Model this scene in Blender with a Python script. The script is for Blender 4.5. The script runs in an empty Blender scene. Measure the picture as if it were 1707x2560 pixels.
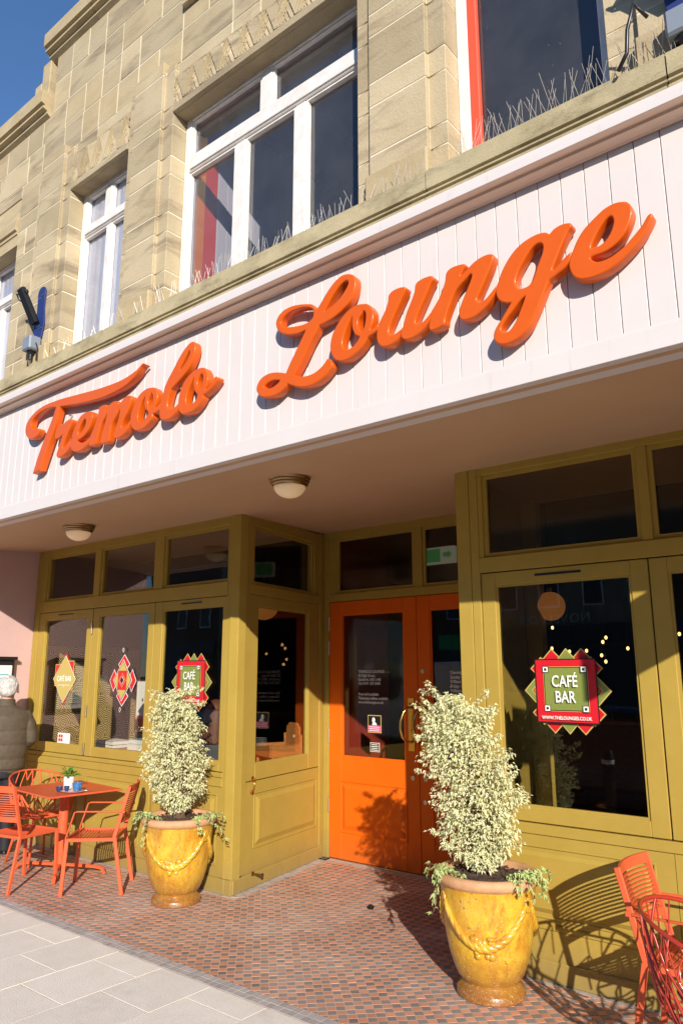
import bpy, bmesh, math, random
from mathutils import Matrix, Vector
from mathutils.geometry import intersect_line_line_2d
random.seed(7)
SC = 1.2            # everything below is drawn in units of 1.2 m and enlarged once at the end of the script
scene = bpy.context.scene
# ---------------------------------------------------------------- camera
cam_d = bpy.data.cameras.new('camera'); cam = bpy.data.objects.new('camera', cam_d)
scene.collection.objects.link(cam); scene.camera = cam
cam_d.sensor_fit = 'VERTICAL'; cam_d.sensor_height = 36; cam_d.lens = 36*1862/2560
cam_d.clip_start = .05; cam_d.clip_end = 2000
_p, _y, _r = math.radians(12.248), math.radians(39.077), math.radians(-.054)
_f = Vector((-math.sin(_y)*math.cos(_p), math.cos(_y)*math.cos(_p), math.sin(_p)))
_rt = Vector((math.cos(_y), math.sin(_y), 0)); _u = _rt.cross(_f)
_rt2 = _rt*math.cos(_r)+_u*math.sin(_r); _u2 = -_rt*math.sin(_r)+_u*math.cos(_r)
cam.matrix_world = Matrix(((_rt2.x, _u2.x, -_f.x, 0), (_rt2.y, _u2.y, -_f.y, 0), (_rt2.z, _u2.z, -_f.z, 1.5*SC), (0, 0, 0, 1)))
# ---------------------------------------------------------------- sky, sun, exposure
SUN = Vector((1.004, -1, .5265)).normalized()
elev = math.asin(SUN.z); azim = math.atan2(SUN.x, SUN.y)
w = bpy.data.worlds.new('World'); scene.world = w; w.use_nodes = True
wn = w.node_tree.nodes; wl = w.node_tree.links
bg = wn['Background']; sky = wn.new('ShaderNodeTexSky'); sky.sky_type = 'NISHITA'; sky.sun_disc = False
sky.sun_elevation = elev; sky.sun_rotation = azim; sky.air_density = 1.0; sky.dust_density = 0; sky.ozone_density = 6.0
wl.new(sky.outputs[0], bg.inputs[0]); bg.inputs[1].default_value = .145
sun_d = bpy.data.lights.new('sun', 'SUN'); sun = bpy.data.objects.new('sun', sun_d); scene.collection.objects.link(sun)
sun_d.energy = 5.0; sun_d.angle = math.radians(.5); sun_d.color = (1, .93, .82)
sun.rotation_euler = SUN.to_track_quat('Z', 'Y').to_euler(); sun.location = (6, -6, 8)
vs = scene.view_settings; vs.view_transform = 'Standard'; vs.look = 'None'; vs.exposure = .32; vs.gamma = 1; vs.use_curve_mapping = False

# ---------------------------------------------------------------- materials
def nd(nt, t, **k):
    n = nt.nodes.new(t)
    for a, b in k.items(): setattr(n, a, b)
    return n
def mixc(nt, fac, a, b, mode='MIX'):
    m = nd(nt, 'ShaderNodeMix', data_type='RGBA', blend_type=mode)
    for i, v in ((0, fac), (6, a), (7, b)):
        if hasattr(v, 'links') or hasattr(v, 'is_linked'): nt.links.new(v, m.inputs[i])
        else: m.inputs[i].default_value = v if i == 0 else (*v, 1)
    return m.outputs[2]
def ramp(nt, src, lo, hi):
    r = nd(nt, 'ShaderNodeMapRange'); nt.links.new(src, r.inputs[0]); r.inputs[1].default_value = lo; r.inputs[2].default_value = hi
    return r.outputs[0]
def noise(nt, scale, detail=4, rough=.6, vec=None, dist=0):
    n = nd(nt, 'ShaderNodeTexNoise'); n.inputs['Scale'].default_value = scale; n.inputs['Detail'].default_value = detail
    n.inputs['Roughness'].default_value = rough; n.inputs['Distortion'].default_value = dist
    if vec is not None: nt.links.new(vec, n.inputs['Vector'])
    return n.outputs[0]
def wpos(nt, scale=(1, 1, 1)):
    g = nd(nt, 'ShaderNodeNewGeometry'); m = nd(nt, 'ShaderNodeMapping'); m.inputs['Scale'].default_value = scale
    nt.links.new(g.outputs['Position'], m.inputs['Vector']); return m.outputs[0]
MATS = {}
def mat(name, col, rough=.5, metal=0, spec=.5, var=None, vscale=6, bump=0, bscale=40, coat=0, rnd=0, emis=None, estr=0, vec=(1, 1, 1), extra=None):
    m = bpy.data.materials.new(name); m.use_nodes = True; nt = m.node_tree; b = nt.nodes['Principled BSDF']
    b.inputs['Base Color'].default_value = (*col, 1); b.inputs['Roughness'].default_value = rough; b.inputs['Metallic'].default_value = metal
    b.inputs['Specular IOR Level'].default_value = spec; b.inputs['Coat Weight'].default_value = coat; b.inputs['Coat Roughness'].default_value = .08
    p = wpos(nt, vec); c = None
    if var is not None:
        c = mixc(nt, ramp(nt, noise(nt, vscale, 5, .62, p), .38, .66), col, var)
    if rnd:
        oi = nd(nt, 'ShaderNodeObjectInfo'); hs = nd(nt, 'ShaderNodeHueSaturation')
        g = nd(nt, 'ShaderNodeNewGeometry'); ad = nd(nt, 'ShaderNodeMath', operation='ADD'); fr = nd(nt, 'ShaderNodeMath', operation='FRACT')
        nt.links.new(oi.outputs['Random'], ad.inputs[0]); nt.links.new(g.outputs['Random Per Island'], ad.inputs[1]); nt.links.new(ad.outputs[0], fr.inputs[0])
        mr = nd(nt, 'ShaderNodeMapRange'); nt.links.new(fr.outputs[0], mr.inputs[0]); mr.inputs[3].default_value = 1-rnd; mr.inputs[4].default_value = 1+rnd
        nt.links.new(mr.outputs[0], hs.inputs['Value'])
        if c is None: hs.inputs['Color'].default_value = (*col, 1)
        else: nt.links.new(c, hs.inputs['Color'])
        c = hs.outputs[0]
    if extra: c = extra(nt, b, c, p)
    if c is not None: nt.links.new(c, b.inputs['Base Color'])
    if bump:
        bp = nd(nt, 'ShaderNodeBump'); bp.inputs['Strength'].default_value = bump; bp.inputs['Distance'].default_value = .01
        nt.links.new(noise(nt, bscale, 4, .6, p), bp.inputs['Height']); nt.links.new(bp.outputs[0], b.inputs['Normal'])
    if emis: b.inputs['Emission Color'].default_value = (*emis, 1); b.inputs['Emission Strength'].default_value = estr
    MATS[name] = m; return m
def stone_extra(strength, tint=(.20, .15, .10)):
    def f(nt, b, c, p):
        oi = nd(nt, 'ShaderNodeObjectInfo')
        off = nd(nt, 'ShaderNodeVectorMath', operation='SCALE'); nt.links.new(oi.outputs['Location'], off.inputs[0]); off.inputs['Scale'].default_value = 1
        p2 = wpos(nt, (1.2, 1.2, 5.5))
        ad = nd(nt, 'ShaderNodeVectorMath', operation='ADD'); nt.links.new(p2, ad.inputs[0])
        cb = nd(nt, 'ShaderNodeCombineXYZ'); mm = nd(nt, 'ShaderNodeMath', operation='MULTIPLY'); nt.links.new(oi.outputs['Random'], mm.inputs[0]); mm.inputs[1].default_value = 37
        nt.links.new(mm.outputs[0], cb.inputs[0]); nt.links.new(cb.outputs[0], ad.inputs[1])
        st = ramp(nt, noise(nt, 1.15, 7, .6, ad.outputs[0], .5), .50, .70)
        mu = nd(nt, 'ShaderNodeMath', operation='MULTIPLY'); nt.links.new(st, mu.inputs[0]); mu.inputs[1].default_value = strength
        c = mixc(nt, mu.outputs[0], c, tint)
        g = ramp(nt, noise(nt, 130, 3, .7, p), .35, .7); mg = nd(nt, 'ShaderNodeMath', operation='MULTIPLY'); nt.links.new(g, mg.inputs[0]); mg.inputs[1].default_value = .18
        return mixc(nt, mg.outputs[0], c, (.25, .18, .10))
    return f
mat('stone', (.51, .415, .27), .85, spec=.25, var=(.44, .35, .215), vscale=2.2, bump=.4, bscale=60, rnd=.17, extra=stone_extra(.8))
mat('stone_warm', (.46, .36, .21), .85, spec=.25, var=(.52, .42, .26), vscale=3, bump=.35, bscale=60, rnd=.07, extra=stone_extra(.3))
def sill_extra(nt, b, c, p):
    p2 = wpos(nt, (9, 9, 1.6))
    s = ramp(nt, noise(nt, 1.0, 7, .75, wpos(nt, (2.2, 2.2, 6))), .50, .70)
    mu = nd(nt, 'ShaderNodeMath', operation='MULTIPLY'); nt.links.new(s, mu.inputs[0]); mu.inputs[1].default_value = .75
    c = mixc(nt, mu.outputs[0], c, (.15, .12, .07))
    return mixc(nt, ramp(nt, noise(nt, 110, 3, .7, p), .60, .74), c, (.16, .13, .07))
mat('stone_sill', (.50, .42, .26), .9, spec=.2, var=(.38, .32, .19), vscale=3.5, bump=.3, bscale=120, rnd=.06, extra=sill_extra)
mat('mortar', (.78, .72, .56), .9, spec=.2, var=(.66, .58, .40), vscale=5)
mat('fascia_paint', (.665, .605, .585), .45, spec=.25, var=(.675, .62, .605), vscale=3, bump=.04, bscale=120, extra=lambda nt, b, c, p: mixc(nt, ramp(nt, noise(nt, 1.0, 6, .7, wpos(nt, (14, 14, .9))), .60, .95), mixc(nt, ramp(nt, noise(nt, 260, 2, .5, p), .74, .76), c, (.45, .35, .30)), (.52, .44, .38)))
mat('soffit_paint', (.57, .385, .24), .55, spec=.2, var=(.54, .355, .215), vscale=1.5, bump=.05, bscale=8)
mat('cornice_bounce_tan', (.74, .54, .41), .4, var=(.72, .51, .385), vscale=3)  # white cornice; warm bounce on its undersides is painted in as tan
mat('pink_paint', (.54, .36, .33), .6, spec=.25, var=(.59, .39, .36), vscale=2, bump=.08, bscale=15)
def grime(z0, z1, k, col):
    def f(nt, b, c, p):
        sp = nd(nt, 'ShaderNodeSeparateXYZ'); nt.links.new(p, sp.inputs[0]); n = noise(nt, 7, 6, .75, wpos(nt, (3, 3, 1)))
        a = nd(nt, 'ShaderNodeMath', operation='MULTIPLY_ADD'); nt.links.new(n, a.inputs[0]); a.inputs[1].default_value = -.35; nt.links.new(sp.outputs[2], a.inputs[2])
        m = nd(nt, 'ShaderNodeMath', operation='MULTIPLY'); nt.links.new(ramp(nt, a.outputs[0], z1, z0), m.inputs[0]); m.inputs[1].default_value = k
        c = mixc(nt, m.outputs[0], c, col)
        s = ramp(nt, noise(nt, 22, 5, .8, p), .66, .74); m2 = nd(nt, 'ShaderNodeMath', operation='MULTIPLY'); nt.links.new(s, m2.inputs[0]); m2.inputs[1].default_value = .10
        return mixc(nt, m2.outputs[0], c, (.16, .11, .06))
    return f
mat('olive_paint', (.405, .280, .056), .5, var=(.38, .26, .05), vscale=5, bump=.07, bscale=70, spec=.18, extra=grime(-.22, .12, .55, (.20, .15, .09)))
mat('door_paint', (.74, .130, .006), .4, var=(.71, .12, .005), vscale=4, bump=.05, bscale=70, spec=.2, extra=grime(-.2, .10, .4, (.25, .08, .03)))
mat('letter_paint', (.66, .105, .006), .3, var=(.645, .098, .005), vscale=6, coat=.15, spec=.3)
mat('chair_paint', (.66, .115, .042), .45, spec=.3, var=(.62, .103, .036), vscale=12, bump=.08, bscale=300)
mat('chair_paint_shaded', (.42, .035, .018), .3, coat=.2)  # chair red with the shade of its unlit side put into the colour
mat('white_frame', (.80, .76, .73), .45, var=(.70, .64, .58), vscale=9, bump=.15, bscale=50)
mat('red_drape', (.80, .08, .035), .6)
mat('orange_board', (.75, .17, .05), .6)
mat('room_white', (.70, .68, .62), .7)
mat('blind', (.84, .85, .80), .8, var=(.72, .76, .74), vscale=1.2)
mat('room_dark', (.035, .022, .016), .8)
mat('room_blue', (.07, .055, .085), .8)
mat('brass', (.72, .48, .15), .22, metal=1)
mat('bronze', (.30, .21, .11), .3, metal=1)
mat('steel', (.55, .53, .50), .35, metal=1)
mat('black_metal', (.012, .011, .012), .35)
mat('black_gap', (.01, .008, .006), .9)
mat('lamp_glass', (.85, .70, .50), .35, emis=(1, .62, .28), estr=.16)
mat('navy', (.02, .035, .16), .5)
mat('grey_plastic', (.22, .25, .30), .45)
mat('spike_steel', (.62, .56, .48), .35, metal=.6)
mat('tile_orange', (.60, .25, .14), .6, var=(.66, .36, .24), vscale=1.6, bump=.1, bscale=200, rnd=.13)
mat('tile_grey', (.22, .19, .17), .6, var=(.36, .32, .285), vscale=1.6, bump=.1, bscale=200, rnd=.16)
mat('tile_border', (.40, .36, .335), .6, var=(.48, .43, .40), vscale=7, bump=.1, bscale=200, rnd=.14)
mat('grout', (.62, .50, .39), .9, var=(.54, .43, .33), vscale=8)
def slab_extra(nt, b, c, p):
    s = ramp(nt, noise(nt, 170, 2, .6, p), .66, .71)
    c = mixc(nt, s, c, (.26, .23, .19))
    s2 = ramp(nt, noise(nt, 2.1, 6, .7, p), .6, .8); m = nd(nt, 'ShaderNodeMath', operation='MULTIPLY'); nt.links.new(s2, m.inputs[0]); m.inputs[1].default_value = .4
    return mixc(nt, m.outputs[0], c, (.42, .36, .27))
mat('paving_slab', (.88, .80, .69), .9, spec=.2, var=(.83, .745, .63), vscale=6, bump=.4, bscale=110, rnd=.035, extra=slab_extra)
mat('paving_joint', (.55, .48, .38), .95, var=(.30, .235, .14), vscale=9, spec=.1)
mat('kerb_stone', (.35, .33, .30), .9, var=(.28, .26, .23), vscale=9)
mat('asphalt', (.05, .05, .052), .9, var=(.07, .068, .066), vscale=30, bump=.5, bscale=150)
mat('road_paint', (.7, .7, .68), .7)
mat('far_brick', (.16, .09, .06), .9, var=(.11, .065, .045), vscale=4)
mat('far_stone', (.30, .25, .18), .9, var=(.22, .18, .13), vscale=4)
mat('far_shop', (.03, .035, .045), .5)
mat('slate', (.07, .07, .08), .8)
mat('sign_white', (.75, .75, .72), .5)
mat('wood', (.50, .20, .055), .4, var=(.36, .13, .03), vscale=3, vec=(4, 4, 30))
mat('wood_dark', (.20, .09, .035), .45, var=(.13, .055, .02), vscale=3, vec=(6, 6, 30))
mat('red_wall', (.28, .03, .015), .6)
mat('paper_blue', (.20, .45, .52), .6); mat('paper_white', (.78, .76, .70), .7); mat('paper_pink', (.80, .03, .25), .6)
mat('sticker_red', (.60, .012, .022), .4); mat('sticker_green', (.21, .25, .055), .4); mat('sticker_gold', (.52, .40, .11), .4)
mat('sticker_black', (.012, .01, .01), .4); mat('sticker_white', (.86, .84, .78), .4); mat('print_white', (.88, .87, .83), .5)
mat('print_grey', (.30, .28, .26), .5)
mat('exit_green', (.05, .40, .12), .5, emis=(.1, .6, .2), estr=.12)
mat('exit_white', (.30, .33, .26), .5, emis=(.9, 1, .8), estr=.12)
mat('bulb', (1, .7, .3), .4, emis=(1, .55, .18), estr=3)
mat('amber_shade', (.35, .14, .04), .4, emis=(1, .35, .07), estr=.12)
mat('soil', (.10, .055, .035), .95, var=(.045, .028, .02), vscale=40, bump=1, bscale=60)
mat('terracotta', (.60, .33, .17), .75, var=(.50, .25, .12), vscale=14, bump=.3, bscale=70)
def glaze_extra(nt, b, c, p):
    p2 = wpos(nt, (3, 3, 1.2))
    c = mixc(nt, ramp(nt, noise(nt, 3.6, 7, .72, p2, .6), .44, .64), c, (.46, .19, .012))
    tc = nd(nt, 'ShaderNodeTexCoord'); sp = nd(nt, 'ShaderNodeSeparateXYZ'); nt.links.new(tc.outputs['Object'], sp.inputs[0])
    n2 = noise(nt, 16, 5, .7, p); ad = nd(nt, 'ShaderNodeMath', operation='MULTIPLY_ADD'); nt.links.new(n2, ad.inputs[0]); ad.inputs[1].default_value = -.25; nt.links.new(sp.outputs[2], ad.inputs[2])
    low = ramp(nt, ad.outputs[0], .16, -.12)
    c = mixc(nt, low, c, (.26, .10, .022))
    chip = ramp(nt, noise(nt, 95, 3, .8, p), .60, .65)
    c = mixc(nt, chip, c, (.62, .42, .22))
    pit = ramp(nt, noise(nt, 33, 2, .5, p), .71, .73)
    return mixc(nt, pit, c, (.22, .12, .07))
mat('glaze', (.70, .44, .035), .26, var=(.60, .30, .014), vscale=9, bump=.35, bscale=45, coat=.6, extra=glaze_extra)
def leafmat(name, a, b_, rim):
    m = mat(name, a, .5, spec=.35, rnd=.18); nt = m.node_tree; bs = nt.nodes['Principled BSDF']
    uv = nd(nt, 'ShaderNodeUVMap'); 
    sp = nd(nt, 'ShaderNodeSeparateXYZ'); nt.links.new(uv.outputs[0], sp.inputs[0])
    old = bs.inputs['Base Color'].links[0].from_socket
    g = nd(nt, 'ShaderNodeNewGeometry')
    ad = nd(nt, 'ShaderNodeMath', operation='MULTIPLY_ADD'); nt.links.new(g.outputs['Random Per Island'], ad.inputs[0]); ad.inputs[1].default_value = .3; nt.links.new(sp.outputs[0], ad.inputs[2])
    c = mixc(nt, ramp(nt, ad.outputs[0], .35, .75), rim, old) if False else mixc(nt, ramp(nt, ad.outputs[0], .30, .62), old, rim)
    tr = nd(nt, 'ShaderNodeBsdfTranslucent'); nt.links.new(c, tr.inputs[0]); nt.links.new(c, bs.inputs['Base Color'])
    mx = nd(nt, 'ShaderNodeMixShader'); mx.inputs[0].default_value = .25
    out = nt.nodes['Material Output']; nt.links.new(bs.outputs[0], mx.inputs[1]); nt.links.new(tr.outputs[0], mx.inputs[2]); nt.links.new(mx.outputs[0], out.inputs[0])
leafmat('leaf_pale', (.46, .48, .17), None, (.90, .87, .58))
leafmat('leaf_ivy', (.20, .34, .05), None, (.58, .64, .28))
leafmat('leaf_green', (.08, .26, .03), None, (.20, .42, .07))
mat('stem', (.16, .09, .05), .8)
mat('jacket', (.085, .062, .038), .7, var=(.065, .047, .028), vscale=20, bump=.5, bscale=25)
mat('trousers', (.008, .008, .012), .7); mat('skin', (.52, .27, .19), .6); mat('hair_white', (.66, .64, .61), .8, var=(.40, .38, .35), vscale=45, bump=1, bscale=160, vec=(1, 1, .35))
mat('hair_brown', (.16, .055, .022), .6, var=(.09, .03, .012), vscale=14, vec=(6, 6, 1)); mat('grey_cloth', (.07, .07, .075), .8); mat('tan_cloth', (.38, .28, .13), .8)
mat('ceramic_blue', (.04, .17, .42), .2, coat=.5); mat('ceramic_navy', (.015, .045, .14), .2, coat=.5); mat('ceramic_white', (.82, .79, .75), .3, coat=.3); mat('ceramic_pink', (.72, .50, .44), .35)
mat('car_white', (.7, .7, .7), .3, coat=.6); mat('car_dark', (.02, .03, .06), .25, coat=.8); mat('tyre', (.015, .015, .015), .8); mat('lamp_red', (.5, .01, .01), .3); mat('ad_green', (.02, .35, .09), .4)
# fan pattern wallpaper: rings in offset scallops
m = mat('wallpaper', (.35, .22, .06), .6); nt = m.node_tree; bs = nt.nodes['Principled BSDF']
tc = nd(nt, 'ShaderNodeNewGeometry'); sp = nd(nt, 'ShaderNodeSeparateXYZ'); nt.links.new(tc.outputs['Position'], sp.inputs[0])
def mth(op, a, b=None, c=None):
    n = nd(nt, 'ShaderNodeMath', operation=op)
    for i, v in enumerate((a, b, c)):
        if v is None: continue
        if isinstance(v, (int, float)): n.inputs[i].default_value = v
        else: nt.links.new(v, n.inputs[i])
    return n.outputs[0]
yy = mth('DIVIDE', mth('ADD', sp.outputs[0], sp.outputs[1]), .2); zz = mth('DIVIDE', sp.outputs[2], .17)
row = mth('FLOOR', zz); xs = mth('ADD', yy, mth('MULTIPLY', mth('MODULO', row, 2), .5))
fx = mth('SUBTRACT', mth('FRACT', xs), .5); fz = mth('FRACT', zz)
rr = mth('SQRT', mth('ADD', mth('MULTIPLY', fx, fx), mth('MULTIPLY', mth('MULTIPLY', fz, fz), .55)))
ring = mth('GREATER_THAN', mth('SINE', mth('MULTIPLY', rr, 62)), .1)
nt.links.new(mixc(nt, ring, (.10, .06, .02), (.62, .44, .17)), bs.inputs['Base Color'])
def glass(name, tint=(.92, .92, .9), rough=0.0, ribbed=False, grime=0):
    m = bpy.data.materials.new(name); m.use_nodes = True; nt = m.node_tree; nt.nodes.remove(nt.nodes['Principled BSDF'])
    tr = nd(nt, 'ShaderNodeBsdfTransparent'); tr.inputs[0].default_value = (*tint, 1)
    gl = nd(nt, 'ShaderNodeBsdfGlossy'); gl.inputs['Roughness'].default_value = rough; gl.inputs['Color'].default_value = (1, 1, 1, 1)
    fr = nd(nt, 'ShaderNodeFresnel'); gb = nd(nt, 'ShaderNodeNewGeometry'); io = nd(nt, 'ShaderNodeMapRange'); io.inputs[3].default_value = 1.5; io.inputs[4].default_value = 1/1.5
    nt.links.new(gb.outputs['Backfacing'], io.inputs[0]); nt.links.new(io.outputs[0], fr.inputs[0])
    k = nd(nt, 'ShaderNodeMath', operation='MULTIPLY'); k.inputs[1].default_value = 1.0; k.use_clamp = True; nt.links.new(fr.outputs[0], k.inputs[0])
    mx = nd(nt, 'ShaderNodeMixShader'); nt.links.new(k.outputs[0], mx.inputs[0]); nt.links.new(tr.outputs[0], mx.inputs[1]); nt.links.new(gl.outputs[0], mx.inputs[2])
    out = mx.outputs[0]
    bp = nd(nt, 'ShaderNodeBump'); bp.inputs['Strength'].default_value = .025; bp.inputs['Distance'].default_value = .02
    p = wpos(nt)
    if ribbed:
        wv = nd(nt, 'ShaderNodeTexWave'); wv.wave_type = 'BANDS'; wv.bands_direction = 'X'; wv.inputs['Scale'].default_value = 22; nt.links.new(p, wv.inputs['Vector'])
        nt.links.new(wv.outputs[1], bp.inputs['Height']); bp.inputs['Strength'].default_value = .06
    else: nt.links.new(noise(nt, 2.2, 2, .5, p), bp.inputs['Height'])
    nt.links.new(bp.outputs[0], gl.inputs['Normal']); nt.links.new(bp.outputs[0], fr.inputs['Normal'])
    if grime:
        df = nd(nt, 'ShaderNodeBsdfDiffuse'); df.inputs[0].default_value = (.55, .55, .55, 1)
        g1 = ramp(nt, noise(nt, 60, 2, .5, p), .76, .775); g2 = noise(nt, 1.6, 5, .7, p)
        a = nd(nt, 'ShaderNodeMath', operation='MULTIPLY_ADD'); nt.links.new(g2, a.inputs[0]); a.inputs[1].default_value = grime; nt.links.new(g1, a.inputs[2]); a.use_clamp = True
        a2 = nd(nt, 'ShaderNodeMath', operation='MULTIPLY'); nt.links.new(a.outputs[0], a2.inputs[0]); a2.inputs[1].default_value = .5
        m2 = nd(nt, 'ShaderNodeMixShader'); nt.links.new(a2.outputs[0], m2.inputs[0]); nt.links.new(out, m2.inputs[1]); nt.links.new(df.outputs[0], m2.inputs[2]); out = m2.outputs[0]
    nt.links.new(out, nt.nodes['Material Output'].inputs[0]); MATS[name] = m; return m
glass('glass'); glass('glass_ribbed', (.75, .72, .66), .05, True); glass('glass_upper', (.85, .85, .90), 0, False, .16)

# ---------------------------------------------------------------- mesh helpers
COL = scene.collection
def tag(o, label=None, cat=None, group=None, kind=None):
    if label: o['label'] = label
    if cat: o['category'] = cat
    if group: o['group'] = group
    if kind: o['kind'] = kind
    return o
def empty(name, loc=(0, 0, 0), rz=0, parent=None, **k):
    o = bpy.data.objects.new(name, None); COL.objects.link(o); o.location = loc; o.rotation_euler = (0, 0, rz); o.empty_display_size = .1
    if parent: o.parent = parent
    return tag(o, **k)
class B:
    def __init__(s, M=None): s.bm = bmesh.new(); s.M = M or Matrix()
    def v(s, p): return s.bm.verts.new(s.M @ Vector(p))
    def box(s, x0, x1, y0, y1, z0, z1, bev=0):
        vs_ = [s.v((x, y, z)) for x in (x0, x1) for y in (y0, y1) for z in (z0, z1)]
        fs = [s.bm.faces.new([vs_[i] for i in f]) for f in ((0, 1, 3, 2), (4, 6, 7, 5), (0, 4, 5, 1), (2, 3, 7, 6), (0, 2, 6, 4), (1, 5, 7, 3))]
        if bev:
            es = list({e for f in fs for e in f.edges})
            bmesh.ops.bevel(s.bm, geom=es, offset=bev, segments=1, affect='EDGES', profile=.5)
        return s
    def prism(s, pts, a, b, axis='z', bev=0):
        """pts in the plane across the axis, extruded from a to b"""
        def P(p, t): return {'z': (p[0], p[1], t), 'y': (p[0], t, p[1]), 'x': (t, p[0], p[1])}[axis]
        lo = [s.v(P(p, a)) for p in pts]; hi = [s.v(P(p, b)) for p in pts]; n = len(pts)
        fs = [s.bm.faces.new(lo[::-1]), s.bm.faces.new(hi)]
        for i in range(n): fs.append(s.bm.faces.new((lo[i], lo[(i+1) % n], hi[(i+1) % n], hi[i])))
        if bev:
            bmesh.ops.bevel(s.bm, geom=list({e for f in fs for e in f.edges}), offset=bev, segments=1, affect='EDGES', profile=.5)
        return s
    def tube(s, pts, r, n=8, cap=True, flat=None):
        pts = [Vector(p) for p in pts]; rings = []; up = None
        rs = r if isinstance(r, (list, tuple)) else [r]*len(pts)
        for i, p in enumerate(pts):
            t = (pts[min(i+1, len(pts)-1)]-pts[max(i-1, 0)])
            if t.length < 1e-9: t = Vector((0, 0, 1))
            t.normalize()
            if up is None: up = Vector((0, 0, 1)) if abs(t.z) < .9 else Vector((1, 0, 0))
            a = t.cross(up).normalized(); b = a.cross(t).normalized(); up = b
            ra, rb = (rs[i], rs[i]) if flat is None else (rs[i], rs[i]*flat)
            rings.append([s.v(p+a*math.cos(2*math.pi*(k+.5)/n)*ra+b*math.sin(2*math.pi*(k+.5)/n)*rb) for k in range(n)])
        for A_, B_ in zip(rings, rings[1:]):
            for k in range(n): s.bm.faces.new((A_[k], A_[(k+1) % n], B_[(k+1) % n], B_[k]))
        if cap: s.bm.faces.new(rings[0][::-1]); s.bm.faces.new(rings[-1])
        return s
    def lathe(s, prof, n=32, c=(0, 0, 0), cap=True, wob=0):
        rings = []
        for r, z in prof: rings.append([s.v((c[0]+r*math.cos(2*math.pi*k/n), c[1]+r*math.sin(2*math.pi*k/n), c[2]+z)) for k in range(n)])
        for A_, B_ in zip(rings, rings[1:]):
            for k in range(n): s.bm.faces.new((A_[k], A_[(k+1) % n], B_[(k+1) % n], B_[k]))
        if cap: s.bm.faces.new(rings[0][::-1]); s.bm.faces.new(rings[-1])
        return s
    def ball(s, c, r, n=10, m=7, sq=(1, 1, 1)):
        prof = [(max(1e-4, math.sin(math.pi*i/m)), -math.cos(math.pi*i/m)) for i in range(m+1)]; rings = []
        for q, z in prof: rings.append([s.v((c[0]+r*sq[0]*q*math.cos(2*math.pi*k/n), c[1]+r*sq[1]*q*math.sin(2*math.pi*k/n), c[2]+r*sq[2]*z)) for k in range(n)])
        for A_, B_ in zip(rings, rings[1:]):
            for k in range(n): s.bm.faces.new((A_[k], A_[(k+1) % n], B_[(k+1) % n], B_[k]))
        return s
    def loft(s, secs, n=20, cap=True):
        """secs: (centre, rx, ry, yaw) horizontal ellipses"""
        rings = []
        for c, rx, ry, yaw in secs:
            ca, sa = math.cos(yaw), math.sin(yaw); R_ = []
            for k in range(n):
                a = 2*math.pi*k/n; x, y = rx*math.cos(a), ry*math.sin(a); R_.append(s.v((c[0]+x*ca-y*sa, c[1]+x*sa+y*ca, c[2])))
            rings.append(R_)
        for A_, B_ in zip(rings, rings[1:]):
            for k in range(n): s.bm.faces.new((A_[k], A_[(k+1) % n], B_[(k+1) % n], B_[k]))
        if cap: s.bm.faces.new(rings[0][::-1]); s.bm.faces.new(rings[-1])
        return s
    def obj(s, name, m, parent=None, smooth=False, recalc=True, **k):
        if recalc: bmesh.ops.recalc_face_normals(s.bm, faces=s.bm.faces)
        me = bpy.data.meshes.new(name); s.bm.to_mesh(me); s.bm.free()
        if smooth:
            for p in me.polygons: p.use_smooth = True
            if smooth == 'auto': me.set_sharp_from_angle(angle=math.radians(38))
        me.materials.append(MATS[m] if isinstance(m, str) else m)
        return link(name, me, parent, **k)
def link(name, me, parent=None, loc=None, rot=None, **k):
    o = bpy.data.objects.new(name, me); COL.objects.link(o)
    if parent: o.parent = parent
    if loc: o.location = loc
    if rot: o.rotation_euler = rot
    return tag(o, **k)
def copy_tree(o, parent=None):
    c = o.copy(); COL.objects.link(c); c.parent = parent
    for ch in list(o.children): copy_tree(ch, c)
    return c
def bake(o):
    dg = bpy.context.evaluated_depsgraph_get(); me = bpy.data.meshes.new_from_object(o.evaluated_get(dg)); mats_ = [x for x in o.data.materials]
    n = o.name.split('.')[0]; p = o.parent; loc = o.location.copy(); rot = o.rotation_euler.copy(); props = {k: o[k] for k in o.keys() if k in ('label', 'category', 'group', 'kind')}
    bpy.data.objects.remove(o)
    if not me.materials:
        for x in mats_: me.materials.append(x)
    q = link(n, me, p, loc, rot)
    for k_, v_ in props.items(): q[k_] = v_
    return q
def text(body, size, name, m, parent, M4, xs=1, align='LEFT', ext=.0004, bold=0, space=1, **k):
    cu = bpy.data.curves.new(name, 'FONT'); cu.body = body; cu.size = size; cu.align_x = align; cu.extrude = ext; cu.offset = bold; cu.resolution_u = 3; cu.space_character = space
    cu.materials.append(MATS[m]); o = link(name, cu, None); dg = bpy.context.evaluated_depsgraph_get(); dg.update()
    me = bpy.data.meshes.new_from_object(o.evaluated_get(dg)); bpy.data.objects.remove(o); bpy.data.curves.remove(cu)
    me.transform(M4 @ Matrix(((xs, 0, 0, 0), (0, 0, -1, 0), (0, 1, 0, 0), (0, 0, 0, 1)))); me.name = name
    return link(name, me, parent, **k)
def T(x, y, z): return Matrix.Translation((x, y, z))
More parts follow.
